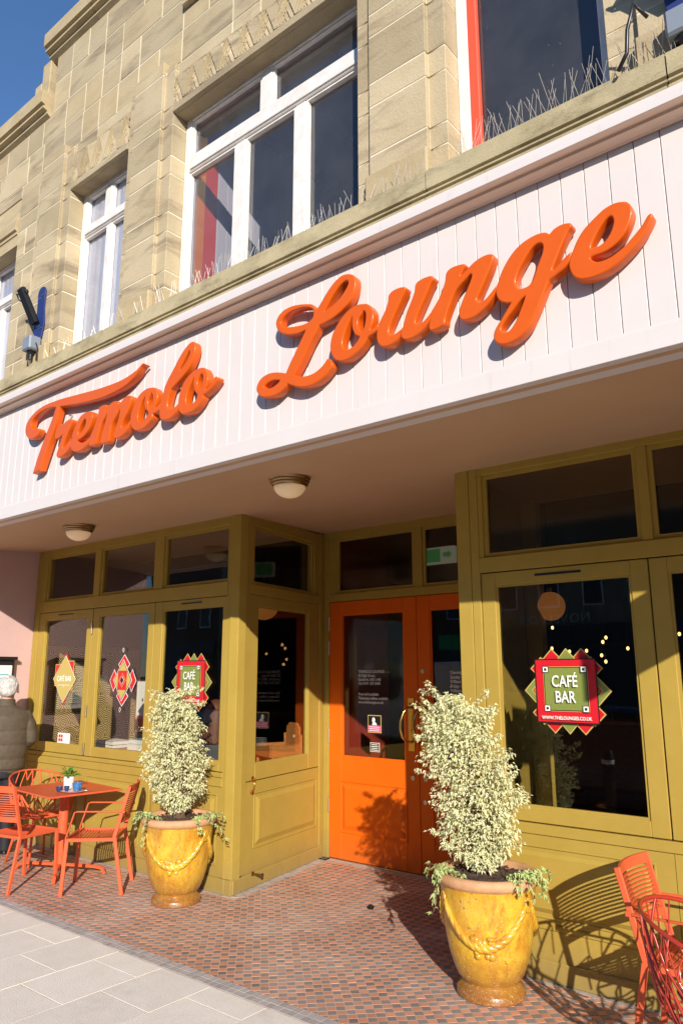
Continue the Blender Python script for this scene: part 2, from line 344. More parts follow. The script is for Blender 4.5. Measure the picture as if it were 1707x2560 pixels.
# ================================================================ ground
ya, yb, yw = 3.853, 5.118, 2.765           # shopfront, door and upper stone wall planes
g = B(); g.box(-300, 300, -300, 300, -.4, -.14); tag(g.obj('ground', 'asphalt'), kind='structure')
g = B(); g.box(-60, 60, -9.5, -.4, -.139, -.11); tag(g.obj('road', 'asphalt'), kind='structure')
g = B()
for i in range(-14, 14): g.box(i*3, i*3+1.6, -5.3, -5.2, -.106, -.1055)
for yy_ in (-.65, -9.2):
    g.box(-60, 60, yy_, yy_+.06, -.106, -.1055)
tag(g.obj('road_marking', 'road_paint'), kind='structure')
g = B(); g.box(-60, 60, -14.5, -9.5, -.139, 0); tag(g.obj('far_pavement', 'paving_slab'), kind='structure')
pav = B().box(-60, 60, -.28, 2.757, -.139, -.0016).obj('pavement', 'paving_joint'); tag(pav, kind='structure')
for i in range(-9, 10): B().box(i*.76+.003, i*.76+.757, -.40, -.28, -.139, .002, .006).obj('kerbstone', 'kerb_stone', pav)
B().box(-60, -9*.76, -.40, -.28, -.139, .002).obj('kerb', 'kerb_stone', pav); B().box(10*.76, 60, -.40, -.28, -.139, .002).obj('kerb', 'kerb_stone', pav)
sw, sl, jt = .38, .41, .0035
sm = {}
far = B()
for k in range(-27, 16):
    x0 = -4.2+.38*k; off = 2.38 if k % 2 == 0 else 2.59
    ys = [2.754]; y = off
    while y > -.28: ys.append(y); y -= sl
    ys.append(-.28)
    for a_, b_ in zip(ys[1:], ys):
        if b_-a_ < .03: continue
        if -11 <= k <= 9 and b_ > 1.2:
            L_ = round(b_-a_, 3)
            if L_ not in sm:
                o = B().box(jt/2, sw-jt/2, jt/2, L_-jt/2, -.02, 0, .0008).obj('paving_slab', 'paving_slab', pav); sm[L_] = o.data
            else: o = link('paving_slab', sm[L_], pav)
            o.location = (x0, a_, random.uniform(-.0008, .0006)); o.rotation_euler = (random.uniform(-.001, .001), random.uniform(-.001, .001), 0)
        else: far.box(x0+jt/2, x0+sw-jt/2, a_+jt/2, b_-jt/2, -.02, 0)
far.obj('slab_field', 'paving_slab', pav, kind='stuff')
# tiled threshold
tf = B(); tf.prism([(-7.6, 2.757), (1.6, 2.757), (1.6, 3.86), (-2.2, 3.86), (-1.95, 5.13), (-4.40, 5.13), (-4.16, 3.86), (-7.6, 3.86)], -.02, -.0022)
tf = tf.obj('tiled_floor', 'grout'); tag(tf, kind='structure')
def clip(poly, conv):
    out = poly; n = len(conv)
    for i in range(n):
        a, b_ = conv[i], conv[(i+1) % n]; inp, out = out, []
        if not inp: return []
        def side(p): return (b_[0]-a[0])*(p[1]-a[1])-(b_[1]-a[1])*(p[0]-a[0])
        for j in range(len(inp)):
            p, q = inp[j], inp[(j+1) % len(inp)]; sp_, sq_ = side(p), side(q)
            if sp_ >= 0: out.append(p)
            if (sp_ > 0) != (sq_ > 0) and abs(sp_-sq_) > 1e-12:
                t = sp_/(sp_-sq_); out.append((p[0]+(q[0]-p[0])*t, p[1]+(q[1]-p[1])*t))
    return out
R1 = [(-7.5, 2.85), (1.4, 2.85), (1.4, 3.806), (-7.5, 3.806)]
R2 = [(-4.035, 3.806), (-2.30, 3.806), (-2.08, 5.03), (-4.262, 5.03)]
pt = .0432; c45 = math.sqrt(.5); whole = []; stuff = {0: B(), 1: B()}
for i in range(-160, 60):
    for j in range(-260, -20):
        a, b_ = i*pt, j*pt           # a along (1,1), b along (1,-1)
        cx, cy = (a+b_)*c45, (a-b_)*c45
        if not (-7.6 < cx < 1.5 and 2.8 < cy < 5.1): continue
        h = (pt-.0036)/2
        sq = [((a+u+b_+v)*c45, (a+u-b_-v)*c45) for u, v in ((-h, -h), (h, -h), (h, h), (-h, h))][::-1]
        kind_ = (i+j) % 2
        for R_ in (R1, R2):
            q = clip(sq, R_)
            if len(q) < 3: continue
            ar = abs(sum(q[n][0]*q[(n+1) % len(q)][1]-q[(n+1) % len(q)][0]*q[n][1] for n in range(len(q))))/2
            if ar < 2e-5: continue
            if ar > .97*4*h*h: whole.append((math.hypot(cx, cy)/(1), cx, cy, kind_))
            elif ar: stuff[kind_ if ar > .62*4*h*h else 1].prism(q, -.01, 0)
def inview(x, y):                                     # nearest tiles that the photograph shows
    return y > .44*x+3.0 if False else (x*.777+y*.629 > 0 and abs((x*.776+y*.63)) > 0)
whole.sort(key=lambda t: (0 if (-3.1 < t[1] < -1.55 and t[2] < 3.75) else 1, t[0]))
th = (pt-.0036)/2
tmesh = []
for k_, mn in ((0, 'tile_orange'), (1, 'tile_grey')):
    o = B().box(-th, th, -th, th, -.01, 0).obj('floor_tile', mn); tmesh.append(o.data); bpy.data.objects.remove(o)
for n, (d_, x, y, k_) in enumerate(whole):
    dz = random.uniform(-.0006, .0006)
    if n < 300: link('floor_tile', tmesh[k_], tf, (x, y, dz), (0, 0, math.pi/4))
    else:
        M_ = stuff[k_]; M_.M = T(x, y, dz) @ Matrix.Rotation(math.pi/4, 4, 'Z'); M_.box(-th, th, -th, th, -.01, 0); M_.M = Matrix()
stuff[0].obj('tile_field', 'tile_orange', tf, kind='stuff'); stuff[1].obj('tile_field', 'tile_grey', tf, kind='stuff')
bt = []
def strip(p0, p1, rows, pitch=.044):
    p0, p1 = Vector(p0), Vector(p1); d = (p1-p0); L_ = d.length; d.normalize(); n = Vector((-d.y, d.x)); N = int(L_/pitch)
    for r in range(rows):
        for i in range(N+1):
            c = p0+d*(i+.5)*pitch+n*(r+.5)*.0445; bt.append((c.x, c.y, math.atan2(d.y, d.x)))
strip((-7.5, 2.759), (1.4, 2.759), 2); strip((1.4, 3.852), (-2.24, 3.852), 1); strip((-4.16, 3.852), (-7.1, 3.852), 1)
strip((-4.357, 5.10), (-4.117, 3.87), 2); strip((-2.1, 5.117), (-4.30, 5.117), 2)
o = B().box(-.0205, .0205, -.0205, .0205, -.01, .0004).obj('border_tile', 'tile_border'); bm_ = o.data; bpy.data.objects.remove(o)
bt.sort(key=lambda t: (0 if (-5.5 < t[0] < -2.3 and t[1] < 2.9) or t[1] > 3 and t[0] > -4.4 else 1, math.hypot(t[0], t[1])))
sb = B()
for n, (x, y, a) in enumerate(bt):
    if n < 300: link('border_tile', bm_, tf, (x, y, random.uniform(-.0005, .0005)), (0, 0, a))
    else:
        sb.M = T(x, y, 0) @ Matrix.Rotation(a, 4, 'Z'); sb.box(-.0205, .0205, -.0205, .0205, -.01, .0004)
sb.obj('border_field', 'tile_border', tf, kind='stuff')

# ================================================================ the cafe building: stone upper storey
bld = empty('cafe_building', label='sandstone building with a pink fascia and olive green cafe shopfront below', cat='building')
J = .007
def block(x0, x1, y0, y1, z0, z1, m='stone', name='stone'):
    o = B().box(-(x1-x0)/2+J/2, (x1-x0)/2-J/2, 0, y1-y0, -(z1-z0)/2+J/2, (z1-z0)/2-J/2, .0035).obj(name, m, bld)
    o.location = ((x0+x1)/2, y0+random.uniform(-.0012, .0012), (z0+z1)/2); return o
def pstone(poly, z0, z1, m='stone'):
    cx = sum(p[0] for p in poly)/len(poly); cy = min(p[1] for p in poly)
    o = B().prism([(p[0]-cx, p[1]-cy) for p in poly], -(z1-z0)/2+J/2, (z1-z0)/2-J/2, 'z', .003).obj('stone', m, bld); o.location = (cx, cy, (z0+z1)/2); return o
YF_, YS_, YW_ = 2.72, 2.744, 2.885          # pier front, pier second step, window frame plane
cz = [3.76, 3.995, 4.117, 4.41, 4.553, 4.847, 4.989, 5.239, 5.381, 5.678]
def pier(xl, xr, l2, r2, top=5.79, zs=cz, split=True):
    """front face xl..xr, second steps l2..xl and xr..r2"""
    poly = [(l2, YW_), (l2, YS_), (xl, YS_), (xl, YF_), (xr, YF_), (xr, YS_), (r2, YS_), (r2, YW_)]
    for n, (a, b_) in enumerate(zip(zs, zs[1:])): pstone(poly, a, b_, 'stone_warm' if n == 0 else 'stone')
    pstone([(xl, YW_), (xl, YF_), (xr, YF_), (xr, YW_)], zs[-1], top, 'stone_warm')
    pstone([(xr+J, YW_), (xr+J, YS_), (r2, YS_), (r2, YW_)], zs[-1], top-.055)
    pstone([(l2, YW_), (l2, YS_), (xl-J, YS_), (xl-J, YW_)], zs[-1], top-.055)
    B().box(xl-.012, xr+.012, YF_-.03, YF_+.02, 3.76, 3.993, .01).obj('stone', 'stone_warm', bld)
    B().box(l2+.003, r2-.0025, YS_+.0025, YW_+.05, 3.7, top-.08).obj('mortar_core', 'mortar', bld); B().box(xl+.003, xr-.003, YF_+.0025, YS_, 3.9, top-.02).obj('mortar_core', 'mortar', bld)
pier(-4.171, -3.838, -4.25, -3.731); pier(-2.021, -1.667, -2.115, -1.566); pier(-5.446, -5.122, -5.53, -5.016, 5.76); pier(-.667, -.33, -.80, -.24)
pier(1.1, 1.45, 1.0, 1.55)
# plain wall beside the far window
for n, (a, b_) in enumerate(zip(cz[:8], cz[1:9])):
    if n % 2: block(-5.842, -5.53, yw-.02, 2.9, a, b_)
    else: block(-5.842, -5.70, yw-.02, 2.9, a, b_); block(-5.70, -5.53, yw-.02, 2.9, a, b_)
B().box(-5.836, -5.53, yw-.017, 2.98, 3.7, 5.4).obj('mortar_core', 'mortar', bld)
block(-5.842, -5.53, yw-.02, 2.9, 5.381, 5.611)
# courses above the windows
known = {0: [-5.56, -5.228, -4.965, -4.727, -4.477, -4.215, -3.964, -3.70, -3.17, -2.90, -2.40], 1: [-5.86, -5.6, -5.24, -4.953, -4.71, -4.46, -4.212, -3.70, -3.42, -2.95, -2.68],
         2: [-5.60, -5.217, -4.707, -4.458, -3.96, -3.70, -3.25, -2.97, -2.45], 3: [-4.961, -4.71, -4.2, -3.95, -3.45, -3.2, -2.7]}
zc = [5.735, 6.006, 6.282, 6.556, 6.832]
rl = random.Random(3)
def course(k, z0, z1, xa, xb):
    xs_ = [x for x in known.get(k, []) if xa+.08 < x < xb-.08]
    x = (xs_[-1] if xs_ else xa)
    while x < xb-.5:
        x += rl.choice((.25, .5, .36)); 
        if x < xb-.1: xs_.append(x)
    if k in (0, 1, 2) or xa > -6:
        x = (xs_[0] if xs_ else xb)
        while x > xa+.5:
            x -= rl.choice((.25, .5, .36))
            if x > xa+.1: xs_.insert(0, x)
    xs_ = [xa]+xs_+[xb]
    for a, b_ in zip(xs_, xs_[1:]): block(a, b_, yw, 3.02, z0, z1, rl.choice(('stone', 'stone', 'stone', 'stone_warm')))
for k in range(4):
    course(k, zc[k], zc[k+1], -9.5 if k < 2 else -5.472, 1.7)
course(9, 6.832, 7.10, -3.7, 1.7); course(9, 7.10, 7.38, -3.7, 1.7)
B().box(-9.5, 1.7, yw+.003, 3.0, 5.62, 6.24).obj('mortar_core', 'mortar', bld); B().box(-5.465, 1.7, yw+.003, 3.0, 6.24, 6.83).obj('mortar_core', 'mortar', bld)
# short course between pier tops and the first full course, beside the lintels
for a, b_ in ((-9.5, -8.1), (-8.1, -7.5), (-7.5, -6.9), (-6.9, -6.35), (-6.35, -5.88), (-5.88, -5.53), (-5.016, -4.72), (-4.72, -4.25), (-3.731, -3.17), (-3.17, -2.905), (-2.905, -2.38), (-2.38, -2.115), (-1.566, -1.2), (-1.2, -.8), (-.24, .3), (.3, 1.0)):
    block(a, b_, yw, 3.02, 5.612, 5.735)
for a, b_ in ((-5.53, -5.016), (-4.25, -3.731), (-2.115, -1.566), (-.80, -.24), (1.0, 1.7)): B().box(a+J/2, b_-J/2, yw+.002, 3.0, 5.612, 5.732).obj('stone', 'stone', bld)
# copings
def coping(xa, xb, z, y0, ends=True):
    prof = [(y0+.0, z), (y0-.035, z+.02), (y0-.035, z+.045), (y0-.075, z+.055), (y0-.075, z+.075), (y0-.06, z+.082), (y0-.06, z+.092), (y0-.095, z+.10), (y0-.095, z+.225), (y0+.05, z+.245), (y0+.25, z+.245), (y0+.25, z)]
    x = xa
    while x < xb-.01:
        x1 = min(x+.72, xb)
        B().prism(prof, x+.003, x1-.003, 'x').obj('coping_stone', 'stone_sill' if False else 'stone_warm', bld); x = x1
coping(-5.56, 1.7, 6.832, yw); coping(-9.5, -5.50, 6.243, yw)
for a, b_, t in ((-5.676, -5.545, 6.851), (-5.79, -5.680, 6.683)): B().box(a, b_, yw-.02, yw+.22, 6.49, t, .006).obj('coping_stone', 'stone_warm', bld)
B().box(-3.68, -3.1, yw-.04, yw+.1, 6.17, 6.31, .004).obj('relief_stone', 'stone', bld); B().box(-3.64, -3.1, yw-.075, yw-.041, 6.22, 6.31, .004).obj('relief_stone', 'stone', bld)
# carved lintels
def lintel(xa, xb, za, zb, unit=.174, first=None):
    root = B().box(xa+.001, xb-.001, YS_+.026, 3.0, za, zb).obj('lintel', 'stone', bld)
    B().box(xa+.004, xb-.004, YS_-.010, YS_+.0255, za, za+.055, .002).obj('lintel_edge', 'stone', root)
    B().box(xa+.004, xb-.004, YS_-.002, YS_+.0255, zb-.012, zb, .001).obj('lintel_edge', 'stone', root)
    z0, z1 = za+.060, zb-.014; H = z1-z0; y0 = YS_+.0255
    conv = [(xa+.006, z0), (xb-.006, z0), (xb-.006, z1), (xa+.006, z1)]
    def wedge(xl, w_, za_, zb_, pl_, pr_, m='stone'):
        """leaning plate whose left edge stands proud; x runs along the top, falling to the right"""
        sl = .083/H; P_ = [(xl+(z1-zb_)*sl, zb_), (xl+(z1-za_)*sl, za_), (xl+w_+(z1-za_)*sl, za_), (xl+w_+(z1-zb_)*sl, zb_)]
        q = clip(P_, conv)
        if len(q) < 3: return
        b = B(); f = []; bk = []
        for (x, z) in q:
            t = (x-(z1-z)*sl-xl)/w_; f.append(b.v((x, y0-pl_+(pl_-pr_)*t, z))); bk.append(b.v((x, y0, z)))
        n = len(q); b.bm.faces.new(f); b.bm.faces.new(bk[::-1])
        for k in range(n): b.bm.faces.new((f[k], f[(k+1) % n], bk[(k+1) % n], bk[k]))
        b.obj('chevron_plate', m, root)
    x = xa-.16
    while x < xb:
        wedge(x+.012, .092, z0+.004, z1, .034, .026)
        wedge(x-.028, .030, z0+.004, z0+.004+H*.66, .030, .024); wedge(x-.062, .025, z0+.004, z0+.004+H*.34, .027, .022)
        wedge(x-.028, .032, z1-H*.30, z1, .026, .022); wedge(x-.066, .034, z1-H*.62, z1, .028, .024)
        for q_ in range(4):                      # fine raised ribs rising to the right
            bx = x+.085+q_*.026; p = clip([(bx, z0+.014), (bx+.007, z0+.014), (bx+.082, z1), (bx+.075, z1)], conv)
            if len(p) >= 3: B().prism(p, y0-.036+.0015*q_, y0-.024, 'y').obj('chevron_rib', 'stone_warm', root)
        x += unit
lintel(-3.731, -2.115, 5.322, 5.612); lintel(-5.016, -4.25, 5.292, 5.612); lintel(-1.566, -.80, 5.322, 5.612); lintel(-.24, 1.0, 5.322, 5.612)
# far window head: plain hood
for a, b_ in ((-9.5, -8.9), (-8.9, -8.25), (-8.25, -7.6), (-7.6, -7.0), (-7.0, -6.45), (-6.45, -5.842)):
    B().prism([(yw-.03, 5.40), (yw-.05, 5.36), (yw-.05, 5.27), (yw-.03, 5.26), (yw-.03, 5.235), (yw-.02, 5.23), (yw-.02, 5.13), (3.0, 5.13), (3.0, 5.60), (yw, 5.60)], a+.003, b_-.003, 'x').obj('stone', 'stone_warm', bld)
# sill course in long stones
sj = [-9.6, -8.3, -7.1, -5.9, -4.75, -3.95, -3.118, -1.625, -.555, .5, 1.7]
for a, b_ in zip(sj, sj[1:]):
    B().prism([(2.635, 3.80), (2.62, 3.79), (2.62, 3.695), (2.634, 3.69), (2.634, 3.682), (2.62, 3.677), (2.62, 3.668), (2.64, 3.662), (2.64, 3.652), (2.612, 3.645), (2.612, 3.60), (3.0, 3.60), (3.0, 3.83), (2.72, 3.82)], a+.003, b_-.003, 'x').obj('window_sill', 'stone_sill', bld)
# ---------------------------------------------------------------- upper windows
def up_window(x0, x1, z0, z1, zt0, zt1, mulls, top_mulls, pane='glass_upper', blind=None, dz=0):
    y0, y1 = 2.862, 2.93; f = .055
    b = B(); b.box(x0, x0+f, y0, y1, z0, z1, .004); b.box(x1-f, x1, y0, y1, z0, z1, .004)
    b.box(x0+f, x1-f, y0, y1, z1-.05, z1, .004); b.box(x0+f, x1-f, y0+.004, y1, z0, z0+.05, .004)
    root = b.obj('upper_window', 'white_frame', bld)
    B().box(x0+f, x1-f, y0-.006, y1, zt0, zt1, .006).obj('transom', 'white_frame', root)
    B().box(x0+f+.02, x1-f-.02, y0-.016, y0-.007, zt0+.012, zt0+.035, .003).obj('transom', 'white_frame', root)
    for m0, m1 in mulls: B().box(m0, m1, y0+.002, y1-.01, z0+.05, zt0, .008).obj('mullion', 'white_frame', root)
    for m0, m1 in top_mulls: B().box(m0, m1, y0+.002, y1-.01, zt1, z1-.05, .006).obj('mullion', 'white_frame', root)
    def panes(edges, za, zb):
        for a, b_ in zip(edges[::2], edges[1::2]):
            if b_-a > .02:
                B().box(a+.003, b_-.003, 2.9, 2.903, za+.002, zb-.002).obj('pane', pane, root)
                bd = B()                                        # glazing beads
                bd.box(a, a+.014, y0+.008, 2.899, za, zb); bd.box(b_-.014, b_, y0+.008, 2.899, za, zb); bd.box(a+.014, b_-.014, y0+.008, 2.899, za, za+.014); bd.box(a+.014, b_-.014, y0+.008, 2.899, zb-.014, zb)
                bd.obj('glazing_bead', 'white_frame', root)
    e = [x0+f]+[v for m in mulls for v in m]+[x1-f]; panes(e, z0+.05, zt0)
    e = [x0+f]+[v for m in top_mulls for v in m]+[x1-f]; panes(e, zt1, z1-.05)
    return root
up_window(-3.731, -2.115, 3.80, 5.35, 4.885, 5.01, [(-3.213, -3.12), (-2.685, -2.60)], [(-2.985, -2.892)])
B().tube([(-3.73, 2.845, 5.345), (-2.12, 2.845, 5.345)], .014, 10).obj('drip_rail', 'terracotta', bld, smooth=True)
w1 = up_window(-5.016, -4.25, 3.80, 5.31, 4.90, 4.99, [(-4.655, -4.60)], [(-4.70, -4.62)])
w0 = up_window(-7.4, -5.842, 3.80, 5.16, 4.72, 4.81, [(-6.3, -6.24), (-6.85, -6.78)], [(-6.5, -6.42)])
up_window(-9.5, -7.75, 3.80, 5.16, 4.72, 4.81, [(-8.6, -8.54)], [(-8.6, -8.54)])
B().box(-7.75, -7.4, yw, 3.0, 3.76, 5.13).obj('stone', 'stone', bld)
w3 = B(); w3.box(-1.566, -1.506, 2.862, 2.93, 3.80, 5.35, .004); w3.box(-.86, -.80, 2.862, 2.93, 3.80, 5.35, .004); w3.box(-1.506, -.86, 2.862, 2.93, 5.29, 5.35); w3.box(-1.506, -.86, 2.862, 2.93, 3.80, 3.83)
w3 = w3.obj('upper_window', 'white_frame', bld); B().box(-1.504, -.862, 2.9, 2.903, 3.832, 5.288).obj('pane', 'glass_upper', w3)
B().box(-1.505, -1.455, 2.866, 2.898, 3.80, 5.29, .004).obj('inner_frame', 'red_drape', w3)
w4 = B(); w4.box(-.24, -.18, 2.862, 2.93, 3.80, 5.35); w4.box(.94, 1.0, 2.862, 2.93, 3.80, 5.35); w4.box(-.18, .94, 2.862, 2.93, 5.29, 5.35); w4 = w4.obj('upper_window', 'white_frame', bld); B().box(-.178, .938, 2.9, 2.903, 3.8, 5.288).obj('pane', 'glass_upper', w4)
for r_, xa, xb in ((w1, -4.96, -4.30), (w0, -7.34, -5.90)):
    bl = B(); 
    n = int((xb-xa)/.02)
    pts = [(xa+(xb-xa)*i/n, 2.912+.002*math.sin(i*1.7)) for i in range(n+1)]
    bl.prism(pts+[(p[0], p[1]+.004) for p in pts[::-1]], 3.82, 5.3, 'z'); bl.obj('net_curtain', 'blind', r_)
# upstairs rooms
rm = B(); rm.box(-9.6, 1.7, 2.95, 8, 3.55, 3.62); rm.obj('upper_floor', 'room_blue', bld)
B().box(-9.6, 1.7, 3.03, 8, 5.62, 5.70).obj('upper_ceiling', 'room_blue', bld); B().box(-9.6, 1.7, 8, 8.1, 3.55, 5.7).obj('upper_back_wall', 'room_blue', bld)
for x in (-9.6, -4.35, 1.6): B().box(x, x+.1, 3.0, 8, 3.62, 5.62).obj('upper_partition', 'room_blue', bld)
B().box(-2.3, -2.2, 3.1, 8, 3.62, 5.62).obj('upper_partition', 'room_blue', bld); B().box(-5.6, -5.5, 3.0, 8, 3.62, 5.62).obj('upper_partition', 'room_blue', bld)
# lining on the left side of the big upper room: orange board, red board and white matchboarding
B().box(-3.745, -3.735, 2.935, 3.06, 3.62, 5.3).obj('orange_board', 'orange_board', bld); B().box(-3.745, -3.735, 3.062, 3.17, 3.62, 5.3).obj('red_board', 'red_drape', bld)
B().box(-3.745, -3.74, 3.17, 4.4, 3.62, 5.62).obj('board_backing', 'room_dark', bld)
for k in range(14):
    B().box(-3.74, -3.728, 3.174+k*.09, 3.174+k*.09+.087, 3.62, 5.62, .002).obj('matchboard', 'room_white', bld)
B().box(-3.70, -2.3, 4.4, 4.44, 3.62, 5.62).obj('upper_partition', 'room_blue', bld)
for k in range(3): B().box(-3.6+k*.45, -3.56+k*.45, 3.05, 4.38, 5.50, 5.56).obj('ceiling_joist', 'room_blue', bld)

# ================================================================ fascia, cornice and soffit
yf = 2.556
cor = B().prism([(2.90, 3.50), (2.468, 3.495), (2.460, 3.489), (2.460, 3.4535), (2.497, 3.4525), (2.4985, 3.441), (2.508, 3.4385), (2.524, 3.4395), (2.538, 3.436), (2.545, 3.430), (2.551, 3.430), (2.554, 3.436), (2.9, 3.436)], -9.5, 1.7, 'x').obj('cornice', 'cornice_bounce_tan', bld)
B().prism([(2.4585, 3.4895), (2.4592, 3.4895), (2.4592, 3.4545), (2.4585, 3.4545)], -9.5, 1.7, 'x').obj('cornice_fillet', 'fascia_paint', bld)
k = 0; x = -9.47
o = B().box(.0012, .0945-.0012, 0, .016, 2.66, 3.4345, .0022).obj('fascia_plank', 'fascia_paint', bld); pm = o.data; bpy.data.objects.remove(o)
x = -.588-.0945*94
while x < 1.6:
    link('fascia_plank', pm, bld, (x, yf, 0)); x += .0945
B().box(-9.5, 1.7, yf+.017, 2.7, 2.602, 3.60).obj('fascia_backing', 'fascia_paint', bld)
B().box(-9.5, 1.7, yf-.012, yf+.030, 2.594, 2.679, .0015).obj('fascia_trim', 'fascia_paint', bld)
B().box(-9.5, 1.7, yf-.004, yf+.012, 2.6795, 2.690, .002).obj('fascia_trim', 'fascia_paint', bld)
s_ = B(); 
for (y0_, z0_), (y1_, z1_) in (((yf+.03, 2.598), (ya, 2.697)), ((ya, 2.697), (yb+.1, 2.760))):
    s_.prism([(y0_, z0_), (y1_, z1_), (y1_, z1_+.05), (y0_, z0_+.05)], -9.5, 1.7, 'x')
s_.obj('soffit', 'soffit_paint', bld)
# pink side wall at the left end, splayed slightly; and a matching one out of frame on the right
B().prism([(2.62, 0), (ya+.1, 0), (ya+.1, 2.702), (ya, 2.696), (2.62, 2.601)], -9.4, -7.0442, 'x').obj('side_wall', 'pink_paint', bld)
B().box(1.2, 1.7, 2.62, ya+.1, 0, 2.60).obj('side_wall', 'pink_paint', bld)

# ================================================================ shopfront joinery
MA, MBk = T(0, ya, 0), T(0, yb, 0)
tx_, ty_ = -.245/1.2885, 1.265/1.2885
MR = Matrix(((tx_, -ty_, 0, -4.115), (ty_, tx_, 0, ya), (0, 0, 1, 0), (0, 0, 0, 1)))
MR2 = Matrix(((-.19, ty_, 0, -2.24), (ty_, .19, 0, ya), (0, 0, 1, 0), (0, 0, 0, 1)))
def bars(M, rects, d0, d1, name='shopfront_frame', m='olive_paint', parent=None, bev=.003):
    for r in rects: o = B(M).box(r[0], r[1], d0, d1, r[2], r[3], bev).obj(name, m, parent or bld)
    return o
def paneg(M, x0, x1, z0, z1, d, parent, m='glass'): return B(M).box(x0+.001, x1-.001, d, d+.004, z0+.001, z1-.001).obj('pane', m, parent)
def bead(M, x0, x1, z0, z1, d0, d1, parent, m='olive_paint', w=.012):
    b = B(M)
    b.prism([(x0, z0), (x1, z0), (x1-w, z0+w), (x0+w, z0+w)], d0, d1, 'y') ; b.prism([(x0, z1), (x0+w, z1-w), (x1-w, z1-w), (x1, z1)], d0, d1, 'y')
    b.prism([(x0, z0), (x0+w, z0+w), (x0+w, z1-w), (x0, z1)], d0, d1, 'y'); b.prism([(x1, z0), (x1, z1), (x1-w, z1-w), (x1-w, z0+w)], d0, d1, 'y')
    return b.obj('glazing_bead', m, parent)
def window(M, x0, x1, z0, z1, gx0, gx1, gz0, gz1, vent=None, glassm='glass', name='shop_window', d=.008):
    b = B(M); g_ = .0025
    b.box(x0+g_, gx0, d, d+.045, z0+g_, z1-g_, .003); b.box(gx1, x1-g_, d, d+.045, z0+g_, z1-g_, .003)
    b.box(gx0, gx1, d, d+.045, z0+g_, gz0, .003); b.box(gx0, gx1, d, d+.045, gz1, z1-g_, .003)
    r = b.obj(name, 'olive_paint', bld)
    paneg(M, gx0, gx1, gz0, gz1, d+.022, r, glassm); bead(M, gx0, gx1, gz0, gz1, d+.008, d+.0215, r)
    if vent: B(M).box(vent[0], vent[1], d-.004, d-.0005, vent[2], vent[3], .001).obj('vent_slot', 'black_metal', r)
    return r
def fan(M, x0, x1, z0, z1, d=.03, glassm='glass'):
    bead(M, x0-.026, x1+.026, z0-.026, z1+.026, d-.018, d-.001, bld, w=.026) ; return paneg(M, x0-.02, x1+.02, z0-.02, z1+.02, d, bld, glassm)
def raised(M, parent, x0, x1, z0, z1, m='olive_paint', d=0, b1=.030, h=.016):
    b = B(M)
    o_ = [(x0, z0), (x1, z0), (x1, z1), (x0, z1)]; i_ = [(x0+b1, z0+b1), (x1-b1, z0+b1), (x1-b1, z1-b1), (x0+b1, z1-b1)]
    A_ = [b.v((p[0], d-.001, p[1])) for p in o_]; A2 = [b.v((p[0], d-.004, p[1])) for p in o_]; C_ = [b.v((p[0], d-h, p[1])) for p in i_]
    b.bm.faces.new(C_)
    for n in range(4): b.bm.faces.new((A_[n], A_[(n+1) % 4], A2[(n+1) % 4], A2[n])); b.bm.faces.new((A2[n], A2[(n+1) % 4], C_[(n+1) % 4], C_[n]))
    b.bm.faces.new(A_[::-1]); b.obj('raised_panel', m, parent)
    b = B(M); w_, g_ = .012, .018
    for r in ((x0-g_-w_, x1+g_+w_, z0-g_-w_, z0-g_), (x0-g_-w_, x1+g_+w_, z1+g_, z1+g_+w_), (x0-g_-w_, x0-g_, z0-g_, z1+g_), (x1+g_, x1+g_+w_, z0-g_, z1+g_)): b.box(r[0], r[1], d-.007, d-.0005, r[2], r[3], .003)
    b.obj('panel_moulding', m, parent)
# --- left bay
bars(MA, [(-7.044, -6.95, 0, 2.70), (-4.242, -4.1765, .098, 2.70), (-4.1735, -4.115, 0, 2.70)], 0, .08)
bars(MA, [(-6.95, -4.242, 2.632, 2.70)], .001, .08)
bars(MA, [(-6.95, -4.242, 2.085, 2.19)], -.004, .08)
bars(MA, [(-6.05, -5.965, 2.19, 2.632), (-5.162, -5.05, 2.19, 2.632)], .004, .08)
for a, b_ in ((-6.85, -6.05), (-5.965, -5.162), (-5.05, -4.242)): fan(MA, a+(.0 if a == -6.85 else .026), b_-.026, 2.216, 2.606, .036)
bars(MA, [(-6.95, -6.876, 2.19, 2.632)], .004, .08)
win1 = window(MA, -6.95, -6.035, .80, 2.083, -6.835, -6.12, .875, 2.013, (-6.606, -6.358, 2.045, 2.056))
win2 = window(MA, -6.03, -5.134, .80, 2.083, -5.93, -5.21, .872, 2.013)
win3 = window(MA, -5.130, -4.244, .80, 2.083, -5.031, -4.293, .868, 2.013, (-4.791, -4.541, 2.045, 2.056))
bars(MA, [(-6.95, -4.242, .765, .798), (-6.95, -4.242, .70, .762)], -.002, .05)
sr = B(MA).box(-6.95, -4.242, .006, .05, .0, .697).obj('stall_riser', 'olive_paint', bld)
for a, b_ in ((-6.86, -6.12), (-5.94, -5.22), (-5.06, -4.32)): raised(MA, sr, a, b_, .20, .62, d=.006)
bars(MA, [(-6.95, -4.1765, 0, .098)], -.014, .004, 'plinth'); bars(MA, [(-4.1735, -4.105, 0, .098)], -.014, -.0005, 'plinth')
for z in (1.9, 1.18, .86):
    B(MA).box(-6.040, -6.026, -.004, .006, z-.05, z+.05, .002).obj('hinge', 'steel', win1)
